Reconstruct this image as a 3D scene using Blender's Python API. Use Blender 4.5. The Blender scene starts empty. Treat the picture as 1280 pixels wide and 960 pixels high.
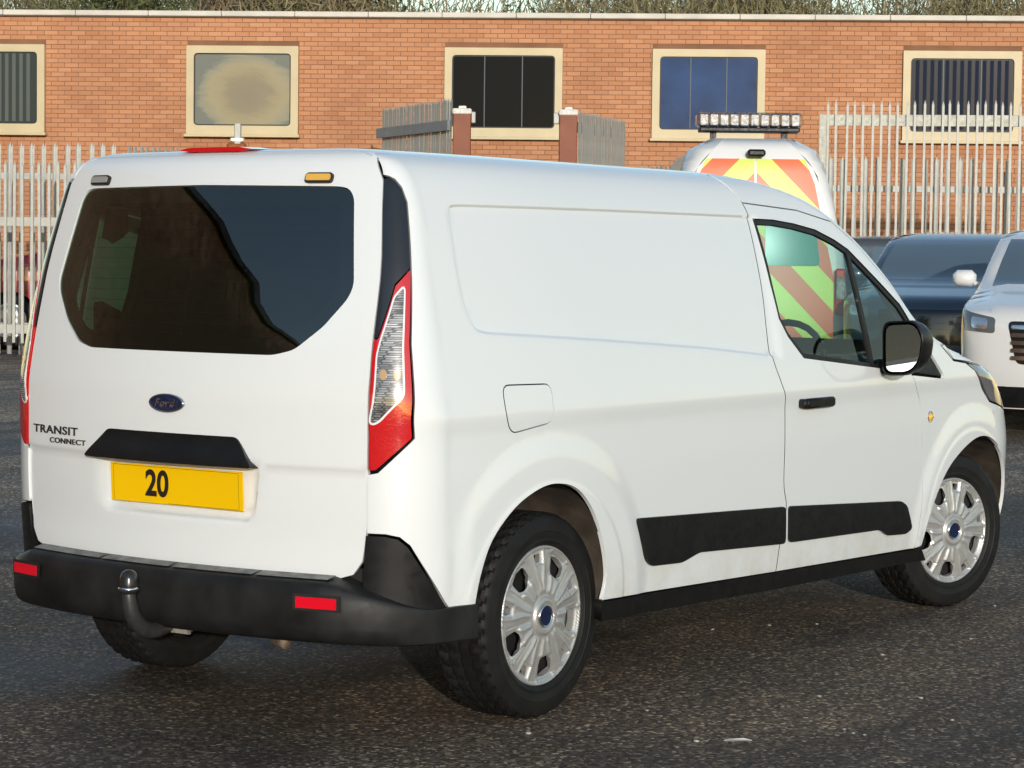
import bpy, math, random
import numpy as np
from mathutils import Matrix, Vector
from mathutils.geometry import delaunay_2d_cdt
random.seed(7)
scene = bpy.context.scene
COL = scene.collection
# ---------------------------------------------------------------- camera
CAM = np.array([-6.1335, -4.9625, 1.4351]); YAW, PIT, ROL, FPX = .60687, -.053435, .011885, 2995.2
d = np.array([math.cos(YAW)*math.cos(PIT), math.sin(YAW)*math.cos(PIT), math.sin(PIT)])
r0 = np.array([math.sin(YAW), -math.cos(YAW), 0]); u0 = np.cross(r0, d)
rr = r0*math.cos(ROL)+u0*math.sin(ROL); uu = u0*math.cos(ROL)-r0*math.sin(ROL)
cd = bpy.data.cameras.new('camera'); cam = bpy.data.objects.new('camera', cd); COL.objects.link(cam)
cam.matrix_world = Matrix(((rr[0], uu[0], -d[0], CAM[0]), (rr[1], uu[1], -d[1], CAM[1]), (rr[2], uu[2], -d[2], CAM[2]), (0, 0, 0, 1)))
cd.sensor_width = 36; cd.lens = FPX/1280*36; cd.clip_end = 3000; cd.clip_start = .1
scene.camera = cam
# ---------------------------------------------------------------- sky, sun, exposure
SUN_A, SUN_E = math.radians(42), math.radians(9.5)      # sun behind the van, a little to its right
sun_dir = Vector((-math.cos(SUN_E)*math.cos(SUN_A), -math.cos(SUN_E)*math.sin(SUN_A), math.sin(SUN_E)))
w = bpy.data.worlds.new('World'); scene.world = w; w.use_nodes = True
nt = w.node_tree; nt.nodes.clear()
sky = nt.nodes.new('ShaderNodeTexSky'); sky.sky_type = 'NISHITA'; sky.sun_disc = False; sky.dust_density = .35; sky.air_density = 1.0
sky.sun_elevation = SUN_E; sky.sun_rotation = math.atan2(sun_dir.x, sun_dir.y)
bg = nt.nodes.new('ShaderNodeBackground'); bg.inputs[1].default_value = .15
wo = nt.nodes.new('ShaderNodeOutputWorld'); nt.links.new(sky.outputs[0], bg.inputs[0]); nt.links.new(bg.outputs[0], wo.inputs[0])
sl = bpy.data.lights.new('sun', 'SUN'); sl.energy = 2.1; sl.angle = math.radians(.53); sl.color = (1, .965, .925)
so = bpy.data.objects.new('sun', sl); COL.objects.link(so); so.rotation_euler = sun_dir.to_track_quat('Z', 'Y').to_euler(); so.location = (-20, -10, 20)
scene.view_settings.view_transform = 'Standard'; scene.view_settings.look = 'None'
scene.view_settings.exposure = 0.44; scene.view_settings.gamma = 1; scene.view_settings.use_curve_mapping = False
scene.render.engine = 'CYCLES'; scene.cycles.caustics_reflective = False; scene.cycles.caustics_refractive = False
# ---------------------------------------------------------------- materials
MATS = {}
def mat(name, col=(.5, .5, .5), rough=.5, metal=0, coat=0, spec=.5, var=0, vscale=8, bump=0, bscale=60, emit=None, trans=0, rvar=0):
    if name in MATS: return MATS[name]
    m = bpy.data.materials.new(name); m.use_nodes = True; MATS[name] = m
    t = m.node_tree; b = t.nodes['Principled BSDF']
    b.inputs['Base Color'].default_value = (*col, 1); b.inputs['Roughness'].default_value = rough
    b.inputs['Metallic'].default_value = metal; b.inputs['Coat Weight'].default_value = coat
    b.inputs['Coat Roughness'].default_value = .04; b.inputs['Specular IOR Level'].default_value = spec
    if emit: b.inputs['Emission Color'].default_value = (*emit[0], 1); b.inputs['Emission Strength'].default_value = emit[1]
    if trans: b.inputs['Transmission Weight'].default_value = trans
    if var or bump or rvar:
        tc = t.nodes.new('ShaderNodeTexCoord')
        def noise(sc, det=5):
            n = t.nodes.new('ShaderNodeTexNoise'); n.inputs['Scale'].default_value = sc; n.inputs['Detail'].default_value = det
            t.links.new(tc.outputs['Object'], n.inputs['Vector']); return n
        if var:
            n = noise(vscale); cr = t.nodes.new('ShaderNodeValToRGB'); t.links.new(n.outputs['Fac'], cr.inputs[0])
            cr.color_ramp.elements[0].position = .3; cr.color_ramp.elements[1].position = .7
            cr.color_ramp.elements[0].color = (*[c*(1-var) for c in col], 1); cr.color_ramp.elements[1].color = (*[min(1, c*(1+var)) for c in col], 1)
            t.links.new(cr.outputs[0], b.inputs['Base Color'])
        if rvar:
            n = noise(vscale*2.3); mr = t.nodes.new('ShaderNodeMapRange'); t.links.new(n.outputs['Fac'], mr.inputs[0])
            mr.inputs[1].default_value = .3; mr.inputs[2].default_value = .7; mr.inputs[3].default_value = max(.03, rough-rvar); mr.inputs[4].default_value = rough+rvar
            t.links.new(mr.outputs[0], b.inputs['Roughness'])
        if bump:
            n = noise(bscale, 3); bp = t.nodes.new('ShaderNodeBump'); bp.inputs['Strength'].default_value = bump; bp.inputs['Distance'].default_value = .004
            t.links.new(n.outputs['Fac'], bp.inputs['Height']); t.links.new(bp.outputs[0], b.inputs['Normal'])
    return m
def glassmat(name, tint=(.3, .4, .36), ior=1.5, rough=.0, gl=(1, 1, 1)):
    m = bpy.data.materials.new(name); m.use_nodes = True; t = m.node_tree; t.nodes.clear()
    o = t.nodes.new('ShaderNodeOutputMaterial'); mx = t.nodes.new('ShaderNodeMixShader'); f = t.nodes.new('ShaderNodeFresnel'); 
    ge = t.nodes.new('ShaderNodeNewGeometry'); mi = t.nodes.new('ShaderNodeMix'); mi.inputs[2].default_value = ior; mi.inputs[3].default_value = 1/ior
    t.links.new(ge.outputs['Backfacing'], mi.inputs[0]); t.links.new(mi.outputs[0], f.inputs[0])
    tr = t.nodes.new('ShaderNodeBsdfTransparent'); tr.inputs[0].default_value = (*tint, 1)
    g = t.nodes.new('ShaderNodeBsdfGlossy'); g.inputs['Roughness'].default_value = rough; g.inputs[0].default_value = (*gl, 1)
    t.links.new(f.outputs[0], mx.inputs[0]); t.links.new(tr.outputs[0], mx.inputs[1]); t.links.new(g.outputs[0], mx.inputs[2]); t.links.new(mx.outputs[0], o.inputs[0])
    MATS[name] = m; return m
def paint(name, col, rough=.3):
    return mat(name, col, rough, coat=1, spec=.5)
def van_paint():
    m = bpy.data.materials.new('van_white_paint'); m.use_nodes = True; t = m.node_tree; b = t.nodes['Principled BSDF']; L = t.links.new
    tc = t.nodes.new('ShaderNodeTexCoord'); n = t.nodes.new('ShaderNodeTexNoise'); n.inputs['Scale'].default_value = 9; n.inputs['Detail'].default_value = 7; n.inputs['Roughness'].default_value = .7; L(tc.outputs['Object'], n.inputs['Vector'])
    sx = t.nodes.new('ShaderNodeSeparateXYZ'); L(tc.outputs['Object'], sx.inputs[0])
    mr = t.nodes.new('ShaderNodeMapRange'); mr.inputs[1].default_value = .52; mr.inputs[2].default_value = .29; L(sx.outputs[2], mr.inputs[0])       # road film thrown up from the wheels
    r = t.nodes.new('ShaderNodeValToRGB'); L(n.outputs[0], r.inputs[0]); r.color_ramp.elements[0].position = .42; r.color_ramp.elements[1].position = .75
    mu = t.nodes.new('ShaderNodeMath'); mu.operation = 'MULTIPLY'; L(mr.outputs[0], mu.inputs[0]); L(r.outputs[0], mu.inputs[1])
    x = t.nodes.new('ShaderNodeMix'); x.data_type = 'RGBA'; x.inputs[6].default_value = (.765, .795, .80, 1); x.inputs[7].default_value = (.62, .60, .53, 1); L(mu.outputs[0], x.inputs[0]); L(x.outputs[2], b.inputs['Base Color'])
    b.inputs['Roughness'].default_value = .3; b.inputs['Coat Weight'].default_value = 1; b.inputs['Coat Roughness'].default_value = .03; return m
M_white = van_paint()
M_black = mat('black_trim', (.008, .008, .0085), .42, spec=.28, var=.25, vscale=14, rvar=.1, bump=.12, bscale=900)
M_gloss = mat('black_gloss', (.012, .012, .014), .12, coat=.6)
M_seal_gap = mat('seal_gap_black', (.012, .012, .012), .55)
M_tyre = mat('tyre_rubber', (.009, .0088, .0085), .6, spec=.3, var=.35, vscale=18, bump=.2, bscale=220)
M_red = mat('red_lens', (.55, .008, .012), .08, coat=1, bump=.12, bscale=150)
M_amber = mat('amber_lens', (.75, .42, .06), .08, coat=1)
M_yellow = mat('plate_yellow', (.93, .56, .0), .35, coat=.4)
M_ink = mat('plate_ink', (.02, .016, .012), .4)
M_alloy = mat('silver_cover', (.50, .50, .49), .38, metal=.55, var=.06, vscale=30)
M_chrome = mat('chrome', (.75, .75, .77), .12, metal=1)
M_navy = mat('badge_blue', (.008, .016, .055), .15, coat=1)
M_dark = mat('underbody_dark', (.02, .018, .016), .8, var=.4, vscale=9)
M_liner = mat('dirty_liner', (.055, .042, .030), .9, var=.55, vscale=11, bump=.5, bscale=40)
M_inner = mat('cargo_lining', (.50, .54, .50), .5)
M_fabric = mat('seat_fabric', (.035, .045, .06), .85, var=.2, vscale=40)
M_galv = mat('galvanised_steel', (.40, .40, .36), .55, metal=.25, var=.14, vscale=6, bump=.1, bscale=40)
M_glass_r = glassmat('rear_privacy_glass', (.22, .36, .27), 2.0)
M_glass = glassmat('side_glass', (.62, .78, .74), 1.5)
M_glass_car = mat('car_glass', (.09, .13, .16), .03, coat=.8)  # opaque base lightened to stand for sky reflected in the glass
# ---------------------------------------------------------------- object helpers
def tag(o, label=None, cat=None, group=None, kind=None):
    if label: o['label'] = label
    if cat: o['category'] = cat
    if group: o['group'] = group
    if kind: o['kind'] = kind
    return o
def empty(name, loc=(0, 0, 0), rz=0):
    o = bpy.data.objects.new(name, None); COL.objects.link(o); o.location = loc; o.rotation_euler = (0, 0, rz); o.empty_display_size = .2; return o
def link(name, me, m=None, parent=None):
    o = bpy.data.objects.new(name, me); COL.objects.link(o)
    if m is not None and not me.materials: me.materials.append(m)
    if parent is not None: o.parent = parent
    return o
def mesh(V, F, N=None, smooth=True, sharp=None, name='m'):
    me = bpy.data.meshes.new(name); me.from_pydata([tuple(map(float, v)) for v in V], [], [tuple(map(int, f)) for f in F])
    if smooth: me.polygons.foreach_set('use_smooth', [True]*len(me.polygons))
    if sharp: me.set_sharp_from_angle(angle=math.radians(sharp))
    me.update()
    if N is not None: me.normals_split_custom_set_from_vertices([tuple(map(float, n)) for n in N])
    return me
class MB:
    """collects simple solids into one mesh"""
    def __init__(s): s.V = []; s.F = []
    def add(s, V, F):
        k = len(s.V); s.V += [tuple(v) for v in V]; s.F += [tuple(i+k for i in f) for f in F]; return s
    def box(s, a, b, bev=0):
        x0, y0, z0 = a; x1, y1, z1 = b
        if not bev:
            return s.add([(x, y, z) for x in (x0, x1) for y in (y0, y1) for z in (z0, z1)], [(0, 1, 3, 2), (4, 6, 7, 5), (0, 4, 5, 1), (2, 3, 7, 6), (0, 2, 6, 4), (1, 5, 7, 3)])
        e = bev; V = []; idx = {}
        for ix, X in ((-1, (x0, x0+e)), (1, (x1, x1-e))):
            for iy, Y in ((-1, (y0, y0+e)), (1, (y1, y1-e))):
                for iz, Z in ((-1, (z0, z0+e)), (1, (z1, z1-e))):
                    idx[(ix, iy, iz, 0)] = len(V); V.append((X[0], Y[1], Z[1]))
                    idx[(ix, iy, iz, 1)] = len(V); V.append((X[1], Y[0], Z[1]))
                    idx[(ix, iy, iz, 2)] = len(V); V.append((X[1], Y[1], Z[0]))
        F = []
        q = [(-1, -1), (1, -1), (1, 1), (-1, 1)]
        for sgn in (-1, 1):
            F.append([idx[(sgn, a_, b_, 0)] for a_, b_ in q][::sgn]); F.append([idx[(a_, sgn, b_, 1)] for a_, b_ in q][::-sgn]); F.append([idx[(a_, b_, sgn, 2)] for a_, b_ in q][::sgn])
        for a_ in (-1, 1):
            for b_ in (-1, 1):
                F.append([idx[(-1, a_, b_, 1)], idx[(1, a_, b_, 1)], idx[(1, a_, b_, 2)], idx[(-1, a_, b_, 2)]])
                F.append([idx[(a_, -1, b_, 0)], idx[(a_, 1, b_, 0)], idx[(a_, 1, b_, 2)], idx[(a_, -1, b_, 2)]])
                F.append([idx[(a_, b_, -1, 0)], idx[(a_, b_, 1, 0)], idx[(a_, b_, 1, 1)], idx[(a_, b_, -1, 1)]])
                for c_ in (-1, 1): F.append([idx[(a_, b_, c_, k)] for k in range(3)])
        return s.add(V, F)
    def tube(s, pts, r, n=10, cap=True):
        pts = [Vector(p) for p in pts]; R = r if hasattr(r, '__len__') else [r]*len(pts); k = len(s.V); up = Vector((0, 0, 1))
        for i, p in enumerate(pts):
            t = (pts[min(i+1, len(pts)-1)]-pts[max(i-1, 0)]).normalized()
            a = t.cross(up if abs(t.z) < .9 else Vector((1, 0, 0))).normalized(); b = t.cross(a)
            for j in range(n):
                an = 2*math.pi*j/n; s.V.append(tuple(p+(a*math.cos(an)+b*math.sin(an))*R[i]))
        for i in range(len(pts)-1):
            for j in range(n):
                s.F.append((k+i*n+j, k+i*n+(j+1) % n, k+(i+1)*n+(j+1) % n, k+(i+1)*n+j))
        if cap: s.F.append(tuple(range(k, k+n))); s.F.append(tuple(range(k+(len(pts)-1)*n, k+len(pts)*n))[::-1])
        return s
    def lathe(s, prof, n=32, axis='y', c=(0, 0, 0)):
        k = len(s.V)
        for j in range(n):
            a = 2*math.pi*j/n
            for r, h in prof:
                p = {'y': (r*math.cos(a), h, r*math.sin(a)), 'z': (r*math.cos(a), r*math.sin(a), h), 'x': (h, r*math.cos(a), r*math.sin(a))}[axis]
                s.V.append((p[0]+c[0], p[1]+c[1], p[2]+c[2]))
        m = len(prof)
        for j in range(n):
            for i in range(m-1): s.F.append((k+j*m+i, k+j*m+i+1, k+((j+1) % n)*m+i+1, k+((j+1) % n)*m+i))
        return s
    def fix(s, me):
        import bmesh
        bm = bmesh.new(); bm.from_mesh(me); bmesh.ops.recalc_face_normals(bm, faces=bm.faces); bm.to_mesh(me); bm.free()
    def build(s, name, m, parent=None, smooth=False, sharp=None, xf=None):
        V = s.V if xf is None else [tuple(xf @ Vector(v)) for v in s.V]
        me = mesh(V, s.F, smooth=False); s.fix(me)
        if smooth or sharp:
            me.polygons.foreach_set('use_smooth', [True]*len(me.polygons))
            if sharp: me.set_sharp_from_angle(angle=math.radians(sharp))
        return link(name, me, m, parent)
def copy_tree(o, parent=None):
    c = o.copy(); COL.objects.link(c); c.parent = parent
    for ch in list(o.children):
        c2 = ch.copy(); COL.objects.link(c2); c2.parent = c
        for g in list(ch.children):
            c3 = g.copy(); COL.objects.link(c3); c3.parent = c2
    return c
def text_geo(txt, size, offset=0, shear=0, space=1.0):
    cu = bpy.data.curves.new('t', 'FONT'); cu.body = txt; cu.size = size; cu.offset = offset; cu.shear = shear; cu.align_x = 'CENTER'; cu.resolution_u = 6; cu.space_character = space
    ob = bpy.data.objects.new('t', cu); COL.objects.link(ob); bpy.context.view_layer.update()
    dg = bpy.context.evaluated_depsgraph_get(); me = bpy.data.meshes.new_from_object(ob.evaluated_get(dg))
    V = np.array([v.co[:] for v in me.vertices]); F = [tuple(p.vertices) for p in me.polygons]
    bpy.data.objects.remove(ob); bpy.data.meshes.remove(me); return V, F
# ---------------------------------------------------------------- 2D polygon helpers
def dens(poly, st, closed=True):
    P = [np.array(p, float) for p in poly]; out = []
    n = len(P)
    for i in range(n if closed else n-1):
        a, b = P[i], P[(i+1) % n]; k = max(1, int(math.ceil(np.linalg.norm(b-a)/st)))
        for j in range(k): out.append(a+(b-a)*j/k)
    if not closed: out.append(P[-1])
    return np.array(out)
def rnd(poly, r, n=5):
    P = [np.array(p[:2], float) for p in poly]; out = []; k = len(P)
    for i in range(k):
        rad = poly[i][2] if len(poly[i]) > 2 else r
        a, b, c = P[i-1], P[i], P[(i+1) % k]; la, lc = np.linalg.norm(a-b), np.linalg.norm(c-b)
        t = min(rad, la*.48, lc*.48)
        if t < 1e-4: out.append(b); continue
        p, q = b+(a-b)*t/la, b+(c-b)*t/lc
        for s in np.linspace(0, 1, n): out.append((1-s)**2*p+2*(1-s)*s*b+s*s*q)
    return [tuple(o) for o in out]
def spline(P, n=6):
    P = [np.array(p, float) for p in P]; out = []
    for i in range(len(P)-1):
        a, b, c, e = P[max(i-1, 0)], P[i], P[i+1], P[min(i+2, len(P)-1)]
        for t in np.arange(n)/n:
            out.append(.5*((2*b)+(-a+c)*t+(2*a-5*b+4*c-e)*t*t+(-a+3*b-3*c+e)*t**3))
    out.append(P[-1]); return [tuple(o) for o in out]
def area(P): P = np.array(P); return .5*np.sum(P[:, 0]*np.roll(P[:, 1], -1)-np.roll(P[:, 0], -1)*P[:, 1])
def inset(poly, o):
    P = np.array([p[:2] for p in poly], float)
    keep = [i for i in range(len(P)) if np.linalg.norm(P[i]-P[i-1]) > 1e-5]; P = P[keep]
    if area(P) < 0: P = P[::-1]
    a = P-np.roll(P, 1, 0); b = np.roll(P, -1, 0)-P
    a /= np.linalg.norm(a, axis=1)[:, None]; b /= np.linalg.norm(b, axis=1)[:, None]
    na = np.stack([-a[:, 1], a[:, 0]], 1); nb = np.stack([-b[:, 1], b[:, 0]], 1)
    k = 1+np.sum(na*nb, 1); k = np.maximum(k, .35)
    return [tuple(q) for q in P+(na+nb)/k[:, None]*o]
def inside(P, poly):
    P = np.asarray(P); Q = np.asarray(poly); x, y = P[:, 0], P[:, 1]; c = np.zeros(len(P), bool); j = len(Q)-1
    for i in range(len(Q)):
        xi, yi, xj, yj = Q[i, 0], Q[i, 1], Q[j, 0], Q[j, 1]
        if yi != yj: c ^= ((yi > y) != (yj > y)) & (x < (xj-xi)*(y-yi)/(yj-yi)+xi)
        j = i
    return c
def segdist(x, z, poly, closed=True):
    Q = np.asarray(poly); best = np.full(np.shape(x), 1e9)
    for i in range(len(Q) if closed else len(Q)-1):
        a, b = Q[i], Q[(i+1) % len(Q)]; ab = b-a; L = ab@ab+1e-12
        t = np.clip(((x-a[0])*ab[0]+(z-a[1])*ab[1])/L, 0, 1)
        best = np.minimum(best, np.hypot(x-a[0]-t*ab[0], z-a[1]-t*ab[1]))
    return best
def patch(chart, poly, holes=(), step=.025, lines=(), rim=.012, off=0., flip=False, mirror=False, bst=None):
    """mesh data of a skin panel: polygon in chart coordinates laid on the surface, with rolled edges"""
    bst = bst or step*.7
    loops = [dens(poly, bst)]+[dens(h, bst) for h in holes]; L2 = [dens(l[0], bst, l[1]) for l in lines]
    V = []; E = []
    for l in loops:
        k = len(V); V += list(l); E += [(k+i, k+(i+1) % len(l)) for i in range(len(l))]
    for (l, o) in zip(L2, lines):
        k = len(V); V += list(l); n = len(l); E += [(k+i, k+(i+1) % n) for i in range(n if o[1] else n-1)]
    B = np.array(V); lo, hi = loops[0].min(0), loops[0].max(0)
    gx, gz = np.meshgrid(np.arange(lo[0]+step/2, hi[0], step), np.arange(lo[1]+step/2, hi[1], step)); G = np.stack([gx.ravel(), gz.ravel()], 1)
    if len(G):
        k = inside(G, loops[0])
        for h in loops[1:]: k &= ~inside(G, h)
        G = G[k]
    if len(G):
        dm = np.full(len(G), 1e9)
        for i in range(0, len(B), 200): dm = np.minimum(dm, np.sqrt(((G[:, None]-B[None, i:i+200])**2).sum(2)).min(1))
        G = G[dm > .45*step]; V += list(G)
    r = delaunay_2d_cdt([Vector((float(v[0]), float(v[1]))) for v in V], E, [], 0, 1e-6)
    P = np.array([v[:] for v in r[0]]); T = np.array([f for f in r[2] if len(f) == 3])
    c = P[T].mean(1); k = inside(c, loops[0])
    for h in loops[1:]: k &= ~inside(c, h)
    T = T[k]
    ar = (P[T[:, 1], 0]-P[T[:, 0], 0])*(P[T[:, 2], 1]-P[T[:, 0], 1])-(P[T[:, 2], 0]-P[T[:, 0], 0])*(P[T[:, 1], 1]-P[T[:, 0], 1])
    T = np.where((ar < 0)[:, None], T[:, ::-1], T); T = T[np.abs(ar) > 1e-10]
    h = .0015; X = chart(P[:, 0], P[:, 1])
    N = np.cross(chart(P[:, 0]+h, P[:, 1])-chart(P[:, 0]-h, P[:, 1]), chart(P[:, 0], P[:, 1]+h)-chart(P[:, 0], P[:, 1]-h))
    N /= np.linalg.norm(N, axis=1)[:, None]+1e-12
    if flip: N = -N; T = T[:, ::-1]
    X = X+N*off
    Vv, Nn, Ff = list(X), list(N), [tuple(t) for t in T]
    if rim:
        cnt = {}
        for t in T:
            for i in range(3):
                e = (t[i], t[(i+1) % 3]); cnt[e] = 1
        be = [e for e in cnt if (e[1], e[0]) not in cnt]
        on = {}
        for a, b in be:
            o = np.cross(X[b]-X[a], N[a]); o /= np.linalg.norm(o)+1e-12
            for q in (a, b): on[q] = on.get(q, 0)+o
        top, bot = {}, {}
        for q, o in on.items():
            o = o/(np.linalg.norm(o)+1e-12)
            top[q] = len(Vv); Vv.append(X[q]); Nn.append(o); bot[q] = len(Vv); Vv.append(X[q]-N[q]*rim); Nn.append(o)
        for a, b in be: Ff.append((bot[a], bot[b], top[b], top[a]))
    Vv = np.array(Vv); Nn = np.array(Nn)
    if mirror: Vv = Vv*[1, -1, 1]; Nn = Nn*[1, -1, 1]; Ff = [f[::-1] for f in Ff]
    return Vv, Ff, Nn
def joinp(*ps):
    V = []; F = []; N = []; k = 0
    for v, f, n in ps: V.append(v); N.append(n); F += [tuple(i+k for i in q) for q in f]; k += len(v)
    return np.concatenate(V), F, np.concatenate(N)
def plink(name, p, m, parent=None, rim_m=None):
    me = mesh(p[0], p[1], p[2])
    if rim_m is not None:
        me.materials.append(m); me.materials.append(rim_m); me.polygons.foreach_set('material_index', [1 if len(f) == 4 else 0 for f in p[1]])
    return link(name, me, m, parent)
def mir(p): return p[0]*[1, -1, 1], [f[::-1] for f in p[1]], p[2]*[1, -1, 1]
def pch(xs,ys):
    xs=np.array(xs,float);ys=np.array(ys,float);h=np.diff(xs);d=np.diff(ys)/h;m=np.zeros(len(xs))
    m[0]=d[0];m[-1]=d[-1]
    for i in range(1,len(xs)-1):
        if d[i-1]*d[i]>0:
            w1=2*h[i]+h[i-1];w2=h[i]+2*h[i-1];m[i]=(w1+w2)/(w1/d[i-1]+w2/d[i])
    def f(x):
        x=np.clip(np.asarray(x,float),xs[0],xs[-1]);i=np.clip(np.searchsorted(xs,x)-1,0,len(xs)-2)
        t=(x-xs[i])/h[i]
        return (2*t**3-3*t**2+1)*ys[i]+(t**3-2*t*t+t)*h[i]*m[i]+(3*t*t-2*t**3)*ys[i+1]+(t**3-t*t)*h[i]*m[i+1]
    return f
class Shell:
    """smooth car skin described by its plan outline at every height"""
    def __init__(s,W,Xr,Xf,KR,KF,Yc,Rf,taper=.06,tx=.25,disp=None,rdisp=None,Lc=.24):
        s.W,s.Xr,s.Xf,s.KR,s.KF,s.Yc,s.Rf,s.taper,s.tx,s.disp,s.rdisp,s.Lc=W,Xr,Xf,KR,KF,Yc,Rf,taper,tx,disp,rdisp,Lc
    def wid(s,x,z):
        t=np.clip((s.tx-x)/1.0,0,1); return s.W(z)-s.taper*t*t
    def rear(s,y,z):
        y=np.asarray(y,float);z=np.asarray(z,float);x=s.Xr(z)+s.KR*y*y
        if s.rdisp is not None: x=x+s.rdisp(y,z)
        return np.stack([x,y,z+0*y],-1)
    def front(s,y,z):
        y=np.asarray(y,float);z=np.asarray(z,float)
        return np.stack([s.Xf(z)-s.KF(z)*y*y,y,z+0*y],-1)
    def rc(s,z):
        yc=s.Yc(z);xA=s.Xr(z)+s.KR*yc*yc
        r=s.wid(xA+.15,z)-yc;xb=xA+1.25*r
        return yc,xA,r,xb
    def fc(s,z):
        rf=s.Rf(z);yf=s.W(z)-rf;kf=s.KF(z);xC=s.Xf(z)-kf*yf*yf
        return rf,yf,kf,xC,xC-1.25*rf,1.7*rf
    def side(s,c,z):
        c=np.asarray(c,float);z=np.asarray(z,float)+0*c
        yc,xA,r,xb=s.rc(z);wb=s.wid(xb,z)
        rf,yf,kf,xC,xD,Lf=s.fc(z)
        x=np.clip(c,xb,xD);y=-s.wid(x,z)
        if s.disp is not None: y=y-s.disp(x,z)
        t=np.clip((xb-c)/s.Lc,0,1)
        B=lambda a,b,cc,d,t:(1-t)**3*a+3*(1-t)**2*t*b+3*(1-t)*t*t*cc+t**3*d
        cx=B(xb,xb-.62*r,xA+2*s.KR*yc*.5*r,xA,t);cy=B(-wb,-wb,-yc-.5*r,-yc,t)
        m=t>0;x=np.where(m,cx,x);y=np.where(m,cy,y)
        t=np.clip((c-xD)/Lf,0,1);w=s.W(z)
        fx=B(xD,xD+.8*rf,xC-2*kf*yf*.55*rf,xC,t);fy=B(-w,-w,-yf-.55*rf,-yf,t)
        m=t>0;x=np.where(m,fx,x);y=np.where(m,fy,y)
        return np.stack([x,y,z],-1)
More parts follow.
